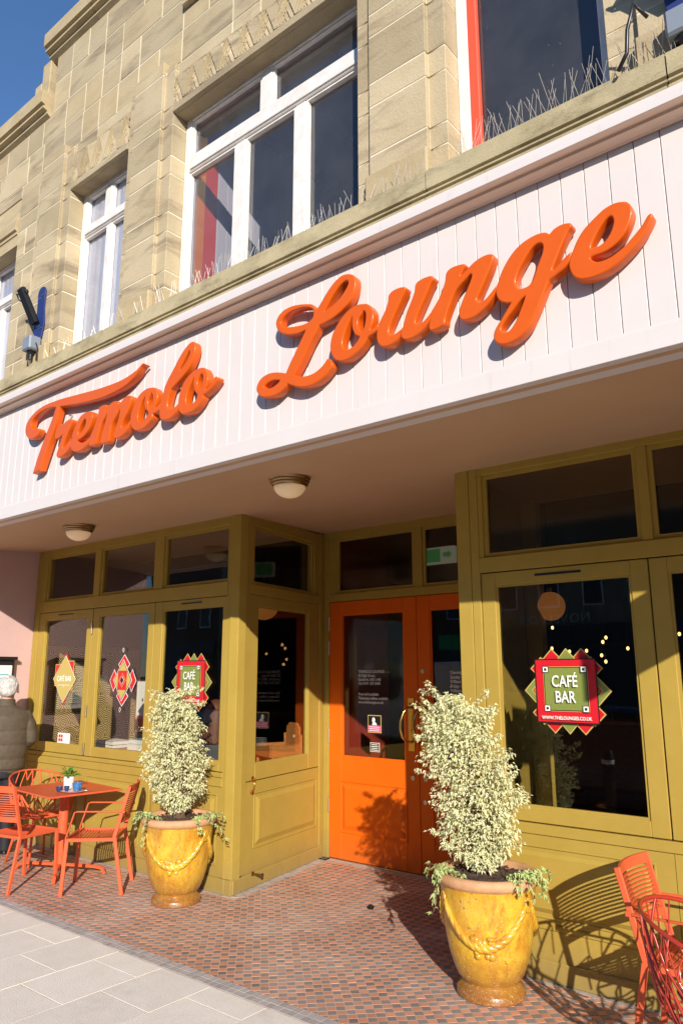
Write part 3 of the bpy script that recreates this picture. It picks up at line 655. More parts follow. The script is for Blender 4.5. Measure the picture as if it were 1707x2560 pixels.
# --- return wall
Ls = 1.2885
bars(MR, [(0.0, .085, .1, 2.715)], 0, .08); bars(MR, [(.088, .15, .1, 2.715)], .0015, .08)
bars(MR, [(1.22, Ls, 0, 2.74)], 0, .08); bars(MR, [(.15, 1.22, 2.10, 2.178)], -.002, .08); bars(MR, [(.15, 1.22, 2.645, 2.735)], 0, .08)
bars(MR, [(.15, .19, 2.178, 2.645), (1.13, 1.22, 2.178, 2.645)], .003, .08)
fan(MR, .216, 1.104, 2.204, 2.619, .036)
winr = window(MR, .15, 1.22, .725, 2.10, .27, 1.045, .84, 2.015)
sr2 = B(MR).box(.15, 1.22, .006, .05, .0, .722).obj('stall_riser', 'olive_paint', bld); raised(MR, sr2, .285, 1.14, .285, .615, d=.006)
bars(MR, [(0, 1.255, 0, .098)], -.014, -.0005, 'plinth', bev=.006)
# latch and door holder
h_ = empty('window_latch', label='small brass cabin hook on the olive panel left of the doors', cat='latch')
hb = B(MR); hb.lathe([(.001, 0), (.016, 0), (.016, .006), (.006, .010), (.001, .010)], 12); hb.M = MR @ T(.225, -.002, .745) @ Matrix.Rotation(math.pi/2, 4, 'X'); hb = B(hb.M); hb.lathe([(.001, 0), (.017, 0), (.017, .006), (.006, .012), (.004, .03), (.001, .03)], 12).obj('rose', 'brass', h_, smooth='auto')
B(MR).tube([(.225, -.028, .745), (.218, -.026, .70), (.214, -.022, .665)], .0035, 6).obj('hook', 'brass', h_, smooth=True)
B(MR @ T(.212, -.002, .655) @ Matrix.Rotation(math.pi/2, 4, 'X')).lathe([(.001, 0), (.013, 0), (.012, .02), (.001, .022)], 10).obj('staple', 'brass', h_, smooth='auto')
h2 = empty('door_stop', label='horizontal brass door stop low on the olive wall near the corner', cat='door stop')
B(MR @ T(.236, -.0145, .095) @ Matrix.Rotation(math.pi/2, 4, 'X')).lathe([(.001, 0), (.016, 0), (.016, .006), (.007, .012), (.007, .075), (.012, .078), (.012, .09), (.001, .092)], 12).obj('stem', 'bronze', h2, smooth='auto')
# --- door plane
bars(MBk, [(-4.42, -4.3535, 0, 2.76)], .004, .08); bars(MBk, [(-4.352, -4.302, 0, 2.76)], 0, .08); bars(MBk, [(-4.302, -2.42, 2.125, 2.195)], 0, .08); bars(MBk, [(-4.302, -2.42, 2.69, 2.76)], 0, .08); bars(MBk, [(-2.42, -2.30, 0, 2.76)], 0, .08)
bars(MBk, [(-4.302, -4.225, 2.195, 2.69), (-3.39, -3.31, 2.195, 2.69)], .003, .08)
fan(MBk, -4.199, -3.416, 2.221, 2.664, .036, 'glass_ribbed'); fan(MBk, -3.284, -2.446, 2.221, 2.664, .036, 'glass_ribbed')
bars(MR2, [(0, .1, 0, 2.72), (.103, 1.29, 0, 2.74)], 0, .06)
doors = []
for n, (x0, x1) in enumerate(((-4.297, -3.3805), (-3.3765, -2.46))):
    gx0, gx1 = x0+.132, x1-.128
    if n: gx0, gx1 = x0+.122, x1-.13
    b = B(MBk); d0, d1 = .006, .05
    b.box(x0, gx0, d0, d1, .006, 2.12, .003); b.box(gx1, x1, d0, d1, .006, 2.12, .003)
    b.box(gx0, gx1, d0, d1, .006, .815, .003); b.box(gx0, gx1, d0, d1, 2.008, 2.12, .003)
    dr = b.obj('entrance_door', 'door_paint', bld); doors.append(dr)
    paneg(MBk, gx0, gx1, .815, 2.008, .028, dr); bead(MBk, gx0, gx1, .815, 2.008, .014, .0275, dr, 'door_paint')
    raised(MBk, dr, gx0+.02, gx1-.02, .245, .595, 'door_paint', d=.006)
    hx = x1-.065 if n == 0 else x0+.055
    pl = B(MBk).box(hx-.030, hx+.030, .0005, .0055, .90, 1.31, .002).obj('handle_plate', 'brass', dr)
    text('PULL', .024, 'handle_lettering', 'sticker_black', dr, T(hx, yb-.0005, 1.255), .8, 'CENTER')
    pts = [(hx, -.005, 1.235), (hx, -.045, 1.235), (hx-.022, -.075, 1.20), (hx-.040, -.09, 1.13), (hx-.042, -.09, 1.07), (hx-.03, -.08, 1.01), (hx-.01, -.05, .975), (hx, -.005, .970)]
    B(MBk).tube([Vector(p) for p in pts], [.012, .011, .010, .011, .011, .010, .010, .011], 10).obj('pull_handle', 'brass', dr, smooth=True)
    for z in (1.06,): B(MBk @ T(hx, .000, z) @ Matrix.Rotation(math.pi/2, 4, 'X')).lathe([(.001, 0), (.010, 0), (.006, .006), (.001, .007)], 10).obj('lock', 'brass', dr, smooth='auto')
    lx = x1-.06 if n == 0 else x0+.055
    B(MBk @ T(lx, .0055, .70) @ Matrix.Rotation(math.pi/2, 4, 'X')).lathe([(.001, 0), (.019, 0), (.018, .005), (.010, .006), (.009, .003), (.001, .003)], 14).obj('lock', 'steel', dr, smooth='auto')
for z in (.53, 1.519): B(MBk @ T(-3.33, .0055, z) @ Matrix.Rotation(math.pi/2, 4, 'X')).lathe([(.001, 0), (.018, 0), (.017, .005), (.001, .007)], 14).obj('lock', 'steel', doors[1], smooth='auto')
for z in (1.93, 1.72, .98, .42): B(MBk).box(-4.303, -4.293, -.005, .005, z-.06, z+.06, .002).obj('hinge', 'steel', doors[0])
B().box(-4.36, -2.3, yb-.01, yb+.06, -.01, .004, .003).obj('threshold', 'steel', bld)
# --- right bay
bars(MA, [(-2.24, -2.1515, 0, 2.70), (-2.1485, -2.094, .1, 2.70)], 0, .08)
bars(MA, [(-2.094, 1.2, 2.655, 2.70)], .001, .08); bars(MA, [(-2.094, 1.2, 2.072, 2.158)], -.004, .08)
bars(MA, [(-2.094, -2.066, 2.158, 2.655), (-1.165, -1.112, 2.158, 2.655), (-.20, -.14, 2.158, 2.655), (1.1, 1.2, 0, 2.655)], .004, .08)
fan(MA, -2.040, -1.191, 2.184, 2.629, .036, 'glass_ribbed'); fan(MA, -1.086, -.226, 2.184, 2.629, .036, 'glass_ribbed'); fan(MA, -.114, 1.07, 2.184, 2.629, .036, 'glass_ribbed')
wr1 = window(MA, -2.093, -1.151, .737, 2.069, -2.005, -1.242, .812, 1.994, (-1.76, -1.498, 2.027, 2.040))
wr2 = window(MA, -1.149, -.20, .737, 2.069, -1.060, -.29, .812, 1.994); wr3 = window(MA, -.198, 1.1, .737, 2.069, -.11, 1.0, .812, 1.994)
bars(MA, [(-2.094, 1.1, .682, .734)], -.002, .05)
sr3 = B(MA).box(-2.094, -1.1475, .006, .05, .0, .679).obj('stall_riser', 'olive_paint', bld); raised(MA, sr3, -2.0, -1.262, .315, .60, d=.006, b1=.02)
sr4 = B(MA).box(-1.1445, 1.1, .006, .05, .0, .679).obj('stall_riser', 'olive_paint', bld); raised(MA, sr4, -1.05, -.25, .315, .60, d=.006, b1=.02)
bars(MA, [(-2.1485, 1.1, .236, .262)], -.010, .0055, 'plinth', bev=.006)
bars(MA, [(-2.1485, 1.1, 0, .235)], -.004, .0055, 'plinth', bev=.002); bars(MA, [(-2.2, 1.1, 0, .10)], -.018, -.0045, 'plinth', bev=.006)
# ---------------------------------------------------------------- inside the cafe
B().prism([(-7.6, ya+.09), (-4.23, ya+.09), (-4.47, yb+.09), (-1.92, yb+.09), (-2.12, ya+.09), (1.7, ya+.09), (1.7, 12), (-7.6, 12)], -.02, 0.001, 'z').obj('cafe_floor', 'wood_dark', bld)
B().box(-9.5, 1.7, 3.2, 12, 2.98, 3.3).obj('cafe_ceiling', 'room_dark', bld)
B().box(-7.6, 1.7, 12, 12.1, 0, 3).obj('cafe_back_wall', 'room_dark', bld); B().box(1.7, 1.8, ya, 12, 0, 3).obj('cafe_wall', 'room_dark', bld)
B().box(-7.25, -7.15, ya+.102, 5.2, 0, 1.78).obj('cafe_wall', 'wallpaper', bld); B().box(-7.25, -7.152, ya+.102, 5.2, 1.781, 2.98).obj('cafe_wall', 'room_dark', bld); B().box(-7.25, -7.15, 5.201, 12, 0, 2.98).obj('cafe_wall', 'room_dark', bld)  # dark stretches above and beyond stand in for unlit wallpaper
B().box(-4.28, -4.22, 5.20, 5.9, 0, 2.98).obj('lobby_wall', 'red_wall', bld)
# ================================================================ raised lettering
LET = [('T',[[(-3.560,3.322),(-3.611,3.297),(-3.679,3.280),(-3.767,3.269),(-3.876,3.268),(-4.018,3.274),(-4.167,3.286),(-4.321,3.300),(-4.460,3.312),(-4.548,3.315),(-4.648,3.316),(-4.749,3.304),(-4.837,3.273),(-4.887,3.234),(-4.902,3.186),(-4.879,3.141),(-4.838,3.109),(-4.784,3.098),(-4.739,3.106),(-4.716,3.128),(-4.710,3.154),(-4.760,3.162),(-4.810,3.186),(-4.829,3.212),(-4.809,3.246),(-4.749,3.271),(-4.665,3.283),(-4.587,3.280),(-4.510,3.268,1),(-4.546,3.197),(-4.586,3.131),(-4.622,3.080),(-4.666,3.002),(-4.709,2.920),(-4.741,2.841,1),(-4.652,2.849,1),(-4.619,2.917),(-4.560,3.034),(-4.509,3.127),(-4.464,3.260,1),(-4.260,3.229),(-4.108,3.212),(-3.962,3.203),(-3.824,3.208),(-3.735,3.220),(-3.663,3.243),(-3.609,3.271),(-3.569,3.305),(-3.546,3.313,1)]]),
('r',[[(-4.434,3.132),(-4.465,3.124),(-4.487,3.092),(-4.494,3.048),(-4.468,3.032),(-4.426,3.040),(-4.395,3.056,1),(-4.420,3.000),(-4.443,2.956),(-4.454,2.916),(-4.432,2.897),(-4.380,2.899),(-4.326,2.925),(-4.290,2.962),(-4.270,3.017),(-4.319,2.985),(-4.352,2.959),(-4.371,2.948),(-4.388,2.956),(-4.377,2.991),(-4.343,3.044),(-4.312,3.085),(-4.295,3.123),(-4.320,3.138),(-4.361,3.136),(-4.404,3.119,1)]]),
('e',[[(-4.094,3.140),(-4.154,3.144),(-4.211,3.122),(-4.250,3.077),(-4.280,3.022),(-4.293,2.962),(-4.278,2.923),(-4.238,2.900),(-4.181,2.893),(-4.123,2.907),(-4.083,2.932),(-4.066,2.966,1),(-4.104,2.950),(-4.153,2.944),(-4.204,2.956),(-4.216,2.971),(-4.162,2.980),(-4.112,3.007),(-4.078,3.046),(-4.059,3.094),(-4.066,3.124)],
  [(-4.138,3.101),(-4.162,3.096),(-4.194,3.068),(-4.215,3.029),(-4.210,3.004),(-4.186,3.008),(-4.150,3.035),(-4.131,3.069)]]),
('m',[[(-3.947,3.148),(-3.989,3.143),(-3.993,3.114),(-4.008,3.065),(-4.035,3.014),(-4.064,2.974),(-4.076,2.918),(-4.058,2.903),(-4.008,2.904),(-3.992,2.930),(-3.956,3.026),(-3.927,3.059),(-3.898,3.086),(-3.910,3.032),(-3.932,2.977),(-3.952,2.911),(-3.934,2.893),(-3.876,2.893),(-3.860,2.915),(-3.842,2.998),(-3.806,3.040),(-3.764,3.080),(-3.769,3.029),(-3.792,2.975),(-3.816,2.921),(-3.804,2.902),(-3.763,2.894),(-3.716,2.906),(-3.675,2.933),(-3.644,2.985),(-3.678,2.962),(-3.716,2.948),(-3.739,2.960),(-3.726,2.997),(-3.687,3.043),(-3.662,3.087),(-3.654,3.131),(-3.688,3.147),(-3.731,3.140),(-3.760,3.119),(-3.807,3.078),(-3.782,3.116),(-3.794,3.136),(-3.831,3.145),(-3.871,3.137),(-3.918,3.099),(-3.903,3.130),(-3.918,3.143)]]),
('o',[[(-3.436,3.136),(-3.469,3.143),(-3.505,3.146),(-3.554,3.134),(-3.592,3.109),(-3.619,3.072),(-3.643,3.029),(-3.649,2.992),(-3.638,2.950),(-3.611,2.917),(-3.573,2.902),(-3.520,2.904),(-3.476,2.924),(-3.439,2.949),(-3.435,2.974,1),(-3.403,2.977),(-3.369,2.988),(-3.368,3.019),(-3.396,3.010),(-3.420,3.007),(-3.405,3.034),(-3.397,3.074),(-3.408,3.111),(-3.424,3.130)],
  [(-3.516,3.099),(-3.543,3.082),(-3.563,3.050),(-3.576,3.010),(-3.577,2.980),(-3.561,2.953),(-3.537,2.945),(-3.514,2.953),(-3.496,2.966),(-3.475,2.989),(-3.500,3.016),(-3.519,3.053)],
  [(-3.458,3.108),(-3.471,3.095),(-3.486,3.072),(-3.485,3.040),(-3.465,3.012),(-3.454,3.012),(-3.443,3.030),(-3.437,3.063),(-3.445,3.095)]]),
('l',[[(-3.093,3.322),(-3.114,3.326),(-3.147,3.314),(-3.184,3.288),(-3.224,3.248),(-3.264,3.200),(-3.304,3.156),(-3.332,3.113),(-3.347,3.071),(-3.363,3.032),(-3.369,2.992),(-3.368,2.950),(-3.351,2.921),(-3.316,2.909),(-3.273,2.910),(-3.237,2.925),(-3.206,2.950),(-3.199,2.983),(-3.228,2.968),(-3.267,2.963),(-3.296,2.975),(-3.302,3.001),(-3.295,3.041),(-3.277,3.087,1),(-3.197,3.128),(-3.134,3.170),(-3.096,3.219),(-3.078,3.270),(-3.081,3.308)],
  [(-3.126,3.279),(-3.143,3.268),(-3.168,3.239),(-3.196,3.203),(-3.207,3.185),(-3.192,3.187),(-3.160,3.210),(-3.127,3.246),(-3.120,3.269)]]),
('o',[[(-2.998,3.141),(-3.033,3.148),(-3.071,3.146),(-3.114,3.131),(-3.151,3.108),(-3.178,3.074),(-3.196,3.034),(-3.203,2.994),(-3.200,2.957),(-3.186,2.929),(-3.158,2.909),(-3.116,2.905),(-3.070,2.911),(-3.031,2.933),(-2.999,2.965),(-2.994,2.982,1),(-2.967,2.989),(-2.929,3.007),(-2.899,3.027),(-2.878,3.049),(-2.892,3.062),(-2.906,3.057),(-2.925,3.034),(-2.946,3.017),(-2.971,3.009),(-2.979,3.013),(-2.969,3.029),(-2.959,3.066),(-2.966,3.100),(-2.982,3.129)],
  [(-3.075,3.105),(-3.101,3.079),(-3.125,3.041),(-3.137,2.999),(-3.135,2.970),(-3.117,2.952),(-3.084,2.950),(-3.062,2.961),(-3.038,2.991),(-3.063,3.021),(-3.077,3.065)],
  [(-3.012,3.111),(-3.030,3.101),(-3.045,3.077),(-3.044,3.048),(-3.030,3.026),(-3.018,3.022),(-3.005,3.038),(-2.998,3.069),(-3.001,3.098)]]),
('L',[[(-1.981,3.336),(-2.017,3.343),(-2.057,3.331),(-2.098,3.302),(-2.135,3.265),(-2.176,3.222),(-2.193,3.239),(-2.216,3.260),(-2.282,3.281),(-2.340,3.291),(-2.393,3.288),(-2.429,3.271),(-2.448,3.244),(-2.447,3.215),(-2.432,3.187),(-2.401,3.161),(-2.355,3.142),(-2.303,3.132),(-2.248,3.135,1),(-2.268,3.105),(-2.293,3.069),(-2.318,3.033),(-2.352,2.984),(-2.377,2.943,1),(-2.410,2.956),(-2.452,2.968),(-2.500,2.973),(-2.543,2.963),(-2.570,2.940),(-2.579,2.909),(-2.565,2.883),(-2.540,2.861),(-2.497,2.849),(-2.449,2.847),(-2.408,2.858),(-2.376,2.877),(-2.365,2.888,1),(-2.333,2.869),(-2.281,2.848),(-2.231,2.839),(-2.182,2.843),(-2.133,2.861),(-2.099,2.886),(-2.081,2.905),(-2.088,2.929),(-2.107,2.945),(-2.128,2.927),(-2.160,2.907),(-2.198,2.895),(-2.243,2.894),(-2.288,2.903),(-2.322,2.919,1),(-2.294,2.954),(-2.255,3.006),(-2.217,3.063),(-2.184,3.102),(-2.163,3.132,1),(-2.119,3.136),(-2.070,3.147),(-2.023,3.167),(-1.981,3.193),(-1.955,3.228),(-1.942,3.268),(-1.944,3.300),(-1.957,3.322)],
  [(-2.202,3.226),(-2.230,3.248),(-2.281,3.263),(-2.340,3.267),(-2.381,3.259),(-2.407,3.244),(-2.417,3.225),(-2.404,3.202),(-2.373,3.187),(-2.315,3.174),(-2.263,3.168),(-2.224,3.173),(-2.201,3.189)],
  [(-1.991,3.308),(-2.017,3.306),(-2.049,3.288),(-2.081,3.258),(-2.108,3.227),(-2.130,3.193),(-2.108,3.200),(-2.060,3.215),(-2.017,3.245),(-1.991,3.272),(-1.982,3.291)],
  [(-2.418,2.919),(-2.463,2.930),(-2.502,2.926),(-2.526,2.913),(-2.517,2.900),(-2.480,2.892),(-2.444,2.899),(-2.420,2.911)]]),
('o',[[(-1.890,3.153),(-1.935,3.162),(-1.976,3.154),(-2.018,3.130),(-2.049,3.101),(-2.075,3.065),(-2.089,3.025),(-2.091,2.986),(-2.080,2.953),(-2.059,2.925),(-2.023,2.911),(-1.982,2.912),(-1.937,2.929),(-1.902,2.953),(-1.872,2.986,1),(-1.843,2.994),(-1.816,3.006),(-1.815,3.032),(-1.837,3.021),(-1.859,3.017),(-1.848,3.042),(-1.841,3.073),(-1.844,3.104),(-1.860,3.133),(-1.875,3.147)],
  [(-1.961,3.114),(-1.982,3.092),(-2.007,3.048),(-2.020,3.005),(-2.015,2.973),(-1.992,2.957),(-1.972,2.958),(-1.946,2.970),(-1.919,2.998),(-1.941,3.015),(-1.959,3.051),(-1.962,3.086)],
  [(-1.895,3.121),(-1.910,3.109),(-1.928,3.088),(-1.930,3.059),(-1.916,3.029),(-1.904,3.021),(-1.891,3.042),(-1.883,3.074),(-1.883,3.108)]]),
('u',[[(-1.667,3.159),(-1.698,3.166),(-1.732,3.163),(-1.753,3.148),(-1.758,3.119),(-1.772,3.085),(-1.793,3.053),(-1.810,3.028),(-1.818,3.005),(-1.822,2.971),(-1.816,2.940),(-1.795,2.916),(-1.761,2.909),(-1.727,2.917),(-1.698,2.938),(-1.693,2.947,1),(-1.689,2.927),(-1.671,2.912),(-1.643,2.909),(-1.606,2.919),(-1.569,2.940),(-1.542,2.968),(-1.535,2.995),(-1.564,2.973),(-1.587,2.962),(-1.607,2.962),(-1.618,2.972),(-1.613,2.995),(-1.594,3.031),(-1.565,3.079),(-1.537,3.128),(-1.522,3.150),(-1.531,3.163),(-1.558,3.167),(-1.590,3.164),(-1.611,3.150),(-1.617,3.118),(-1.634,3.082),(-1.659,3.035),(-1.673,2.998),(-1.683,2.971),(-1.702,2.961),(-1.726,2.953),(-1.748,2.955),(-1.757,2.969),(-1.752,3.001),(-1.729,3.045),(-1.700,3.091),(-1.675,3.130),(-1.664,3.150)]]),
('n',[[(-1.370,3.159),(-1.400,3.165),(-1.434,3.164),(-1.456,3.149),(-1.463,3.114),(-1.476,3.082),(-1.495,3.047),(-1.518,3.018),(-1.536,2.995),(-1.542,2.964),(-1.549,2.934),(-1.543,2.916),(-1.521,2.913),(-1.495,2.917),(-1.475,2.923),(-1.470,2.946),(-1.458,2.978),(-1.440,3.016),(-1.421,3.050),(-1.399,3.071),(-1.369,3.091),(-1.347,3.105),(-1.336,3.097),(-1.345,3.072),(-1.363,3.038),(-1.381,3.004),(-1.399,2.967),(-1.402,2.936),(-1.391,2.916),(-1.368,2.909),(-1.335,2.912),(-1.298,2.929),(-1.265,2.953),(-1.235,2.990),(-1.230,3.010),(-1.255,2.989),(-1.280,2.970),(-1.304,2.963),(-1.318,2.971),(-1.319,2.988),(-1.306,3.011),(-1.280,3.057),(-1.254,3.103),(-1.239,3.135),(-1.240,3.152),(-1.259,3.161),(-1.287,3.161),(-1.321,3.152),(-1.355,3.132),(-1.380,3.117),(-1.391,3.114),(-1.380,3.133),(-1.367,3.151)]]),
('g',[[(-0.916,3.159),(-0.946,3.167),(-0.978,3.161),(-0.998,3.146,1),(-1.019,3.162),(-1.056,3.166),(-1.103,3.156),(-1.143,3.135),(-1.179,3.099),(-1.205,3.060),(-1.222,3.022),(-1.233,2.997),(-1.230,2.966),(-1.216,2.940),(-1.193,2.925),(-1.170,2.919,1),(-1.189,2.895),(-1.220,2.857),(-1.244,2.826),(-1.252,2.800),(-1.244,2.774),(-1.220,2.757),(-1.187,2.754),(-1.144,2.767),(-1.105,2.797),(-1.075,2.843),(-1.049,2.890),(-1.029,2.930),(-1.013,2.960,1),(-0.981,2.974),(-0.949,2.990),(-0.929,3.010),(-0.920,3.039),(-0.951,3.023),(-0.979,3.003),(-0.994,2.991),(-0.997,3.001),(-0.977,3.042),(-0.952,3.089),(-0.927,3.131),(-0.913,3.146)],
  [(-1.035,3.124),(-1.058,3.126),(-1.082,3.111),(-1.107,3.082),(-1.133,3.044),(-1.147,3.010),(-1.148,2.986),(-1.138,2.966),(-1.117,2.961),(-1.091,2.966),(-1.071,2.992),(-1.055,3.029),(-1.034,3.073),(-1.026,3.104)],
  [(-1.112,2.926),(-1.136,2.915),(-1.166,2.887),(-1.196,2.859),(-1.217,2.832),(-1.218,2.811),(-1.201,2.801),(-1.180,2.806),(-1.154,2.836),(-1.133,2.876),(-1.117,2.909)]]),
('e',[[(-0.715,3.162),(-0.746,3.170),(-0.784,3.164),(-0.827,3.140),(-0.867,3.111),(-0.895,3.076),(-0.915,3.037),(-0.929,3.005),(-0.930,2.978),(-0.918,2.941),(-0.894,2.920),(-0.861,2.912),(-0.815,2.913),(-0.769,2.927),(-0.723,2.954),(-0.682,2.986),(-0.647,3.025),(-0.628,3.056),(-0.624,3.069),(-0.630,3.077),(-0.640,3.072),(-0.661,3.044),(-0.691,3.016),(-0.724,2.990),(-0.758,2.972),(-0.791,2.962),(-0.824,2.963),(-0.843,2.975),(-0.851,2.989),(-0.838,2.994),(-0.805,2.994),(-0.771,3.004),(-0.733,3.029),(-0.706,3.067),(-0.692,3.106),(-0.693,3.133),(-0.701,3.151)],
  [(-0.762,3.124),(-0.778,3.124),(-0.800,3.106),(-0.824,3.075),(-0.843,3.041),(-0.845,3.025),(-0.832,3.023),(-0.806,3.027),(-0.785,3.041),(-0.766,3.069),(-0.756,3.102)]])]
def crom(pts, n=5):
    N = len(pts); out = []
    for i in range(N):
        p0, p1, p2, p3 = pts[i-1], pts[i], pts[(i+1) % N], pts[(i+2) % N]
        c1, c2 = len(p1) > 2, len(p2) > 2
        P = [Vector(p[:2]) for p in (p0, p1, p2, p3)]
        if c1: P[0] = P[1]*2-P[2]
        if c2: P[3] = P[2]*2-P[1]
        for k in range(n):
            t = k/n; m1 = (P[2]-P[0])*.5; m2 = (P[3]-P[1])*.5
            L = (P[2]-P[1]).length
            for m in (m1, m2):
                if m.length > L*1.1: m *= L*1.1/m.length
            h = (2*t**3-3*t*t+1, t**3-2*t*t+t, -2*t**3+3*t*t, t**3-t*t)
            out.append(P[1]*h[0]+m1*h[1]+P[2]*h[2]+m2*h[3])
    return out
def letter(contours, parent, name='letter'):
    cu = bpy.data.curves.new(name, 'CURVE'); cu.dimensions = '2D'; cu.fill_mode = 'BOTH'; cu.extrude = .0185; cu.bevel_depth = .0065; cu.bevel_resolution = 3; cu.offset = -.0050
    for c in contours:
        q = crom(c); sp = cu.splines.new('POLY'); sp.points.add(len(q)-1); sp.use_cyclic_u = True
        for i, p in enumerate(q): sp.points[i].co = (p.x, p.y, 0, 1)
    cu.materials.append(MATS['letter_paint']); o = link(name, cu, None); o2 = bake(o)
    me = o2.data; me.transform(T(0, 2.517, 0) @ Matrix(((1, 0, 0, 0), (0, 0, -1, 0), (0, 1, 0, 0), (0, 0, 0, 1))))
    o2.parent = parent
    for p in me.polygons: p.use_smooth = True
    me.set_sharp_from_angle(angle=math.radians(35))
    return o2
s1 = empty('lettering_sign', label='raised orange script word Tremolo on the pink fascia boards', cat='sign', group='raised orange script words on the fascia')
s2 = empty('lettering_sign', label='raised orange script word Lounge on the pink fascia boards', cat='sign', group='raised orange script words on the fascia')
for i, (ch, cs) in enumerate(LET):
    o = letter(cs, s1 if i < 7 else s2)
    c0 = cs[0]; mx = sum(p[0] for p in c0)/len(c0); mz = sum(p[1] for p in c0)/len(c0)
    B().tube([(mx, 2.53, mz), (mx, 2.5565, mz)], .006, 6).obj('stand_off', 'steel', s1 if i < 7 else s2)
# ================================================================ soffit lamps
def lamp(x, y, z, lab):
    r = empty('ceiling_lamp', (x, y, z), label=lab, cat='lamp', group='lamps under the canopy soffit')
    B().lathe([(.001, .01), (.122, .01), (.124, -.004), (.118, -.012), (.119, -.020), (.110, -.028), (.111, -.036), (.100, -.044), (.098, -.05), (.001, -.05)], 40).obj('lamp_ring', 'bronze', r, smooth='auto')
    B().lathe([(.096, -.045)]+[(.096*math.cos(a), -.045-.072*math.sin(a)) for a in [math.pi/2*i/9 for i in range(1, 9)]]+[(.001, -.117)], 40).obj('lamp_bowl', 'lamp_glass', r, smooth=True)
    return r
lamp(-2.955, 3.15, 2.638, 'domed flush lamp with bronze ring under the soffit, nearer the entrance doors')
lamp(-5.245, 3.175, 2.640, 'domed flush lamp with bronze ring under the soffit, above the red table at left')
# ================================================================ bird spikes
def spikes(x0, x1, lab, n, y=2.66, seed=1, hgt=.10):
    r = empty('bird_spike_strip', label=lab, cat='bird spikes', group='bird spike strips on the stone sill'); q = random.Random(seed)
    zb = 3.80+.0
    B().box(x0, x1, y-.006, y+.006, zb-.004, zb+.008).obj('spike_base', 'spike_steel', r)
    b = B()
    for i in range(n):
        x = x0+(x1-x0)*(i+q.random())/n; a = q.uniform(-.35, .35); l = hgt*q.uniform(.75, 1.25)
        b.tube([(x, y, zb), (x+a*l+q.uniform(-.01, .01), y+q.uniform(-.35, .2)*l, zb+l)], .0011, 3)
    b.obj('spikes', 'spike_steel', r, kind='stuff')
spikes(-3.70, -2.13, 'thin wire bird spikes under the large upper window', 100, seed=1)
spikes(-1.50, -.30, 'thin wire bird spikes under the dark upper window at top right', 100, seed=2, hgt=.14)
spikes(-2.10, -1.56, 'sparse wire bird spikes at the foot of the middle stone pier', 22, seed=3, y=2.655)
spikes(-4.22, -3.75, 'sparse wire bird spikes at the foot of the pier left of the large window', 12, seed=5, y=2.655)
spikes(-4.98, -4.28, 'wire bird spikes under the small upper window with net curtain', 16, seed=4, hgt=.08)
# ================================================================ floodlights on the stone
def flood(x, z, lab, y=2.715):
    r = empty('floodlight', (x, y, z), label=lab, cat='floodlight', group='old floodlights on the stone piers')
    pl = [(.055*math.cos(a), .27+.05*math.sin(a)) for a in [math.pi*i/10 for i in range(11)]]+[(-.045, .1), (-.075, 0), (-.06, -.13), (.045, -.13), (.075, -.02), (.05, .12)]
    B().prism([(p[0]-.01, p[1]) for p in pl], -.012, -.0, 'y', .002).obj('back_plate', 'navy', r)
    for sx, sz in ((-.03, .22), (.02, .24), (-.02, -.02), (.025, -.05)): B().tube([(sx-.016, -.016, sz), (sx+.016, -.016, sz+.004)], .003, 5).obj('screw', 'steel', r)
    hd = B(T(0, 0, 0)); M_ = T(-.02, -.045, .005) @ Matrix.Rotation(math.radians(-8), 4, 'Y') @ Matrix.Rotation(math.radians(24), 4, 'X') 
    B(M_).prism([(-.035, -.02), (.035, -.02), (.042, .005), (.030, .026), (-.030, .026), (-.042, .005)], -.01, .28, 'z', .004).obj('housing', 'black_metal', r)
    B(M_).tube([(-.04, 0, .24), (-.075, 0, .27), (-.085, .01, .22), (-.06, .01, .20)], .006, 6).obj('bracket', 'black_metal', r, smooth=True)
    B(M_).box(.045, .062, -.01, .012, .22, .245, .002).obj('wing_nut', 'black_metal', r)
    B().box(-.075, .045, -.10, -.005, -.245, -.13, .010).obj('junction_box', 'grey_plastic', r)
    B().lathe([(.001, -.31), (.012, -.31), (.016, -.27), (.030, -.262), (.035, -.246), (.001, -.246)], 12, (-.02, -.05, 0)).obj('gland', 'black_metal', r, smooth='auto')
    B().tube([(-.05, -.05, -.25), (-.055, -.05, -.32), (-.07, -.04, -.40)], .005, 6).obj('cable', 'black_metal', r, smooth=True)
    B().tube([(.045, -.05, -.19), (.065, -.05, -.22), (.062, -.045, -.34)], .005, 6).obj('cable', 'black_metal', r, smooth=True)
    return r
flood(-5.245, 4.19, 'black floodlight tilted outward from a blue plate on the left stone pier')
r = flood(-.47, 4.10, 'black floodlight with a looping cable at the top right corner')
B().tube([(-.13, -.10, -.12), (-.17, -.13, -.06), (-.20, -.13, -.16), (-.21, -.13, -.26), (-.25, -.12, -.31)], .008, 8).obj('cable', 'black_metal', r, smooth=True)
# sign out of frame on the right whose shadow falls on the right window
hs = empty('hanging_sign', (.06, 2.28, 2.2), label='plain olive board hung under the soffit beyond the right window', cat='sign')
B().box(-.012, .012, 0, 1.45, -.02, .34, .003).obj('board', 'olive_paint', hs); B().tube([(0, .5, .33), (0, .5, .47)], .004, 6).obj('rod', 'black_metal', hs); B().tube([(0, 1.3, .33), (0, 1.3, .50)], .004, 6).obj('rod', 'black_metal', hs)
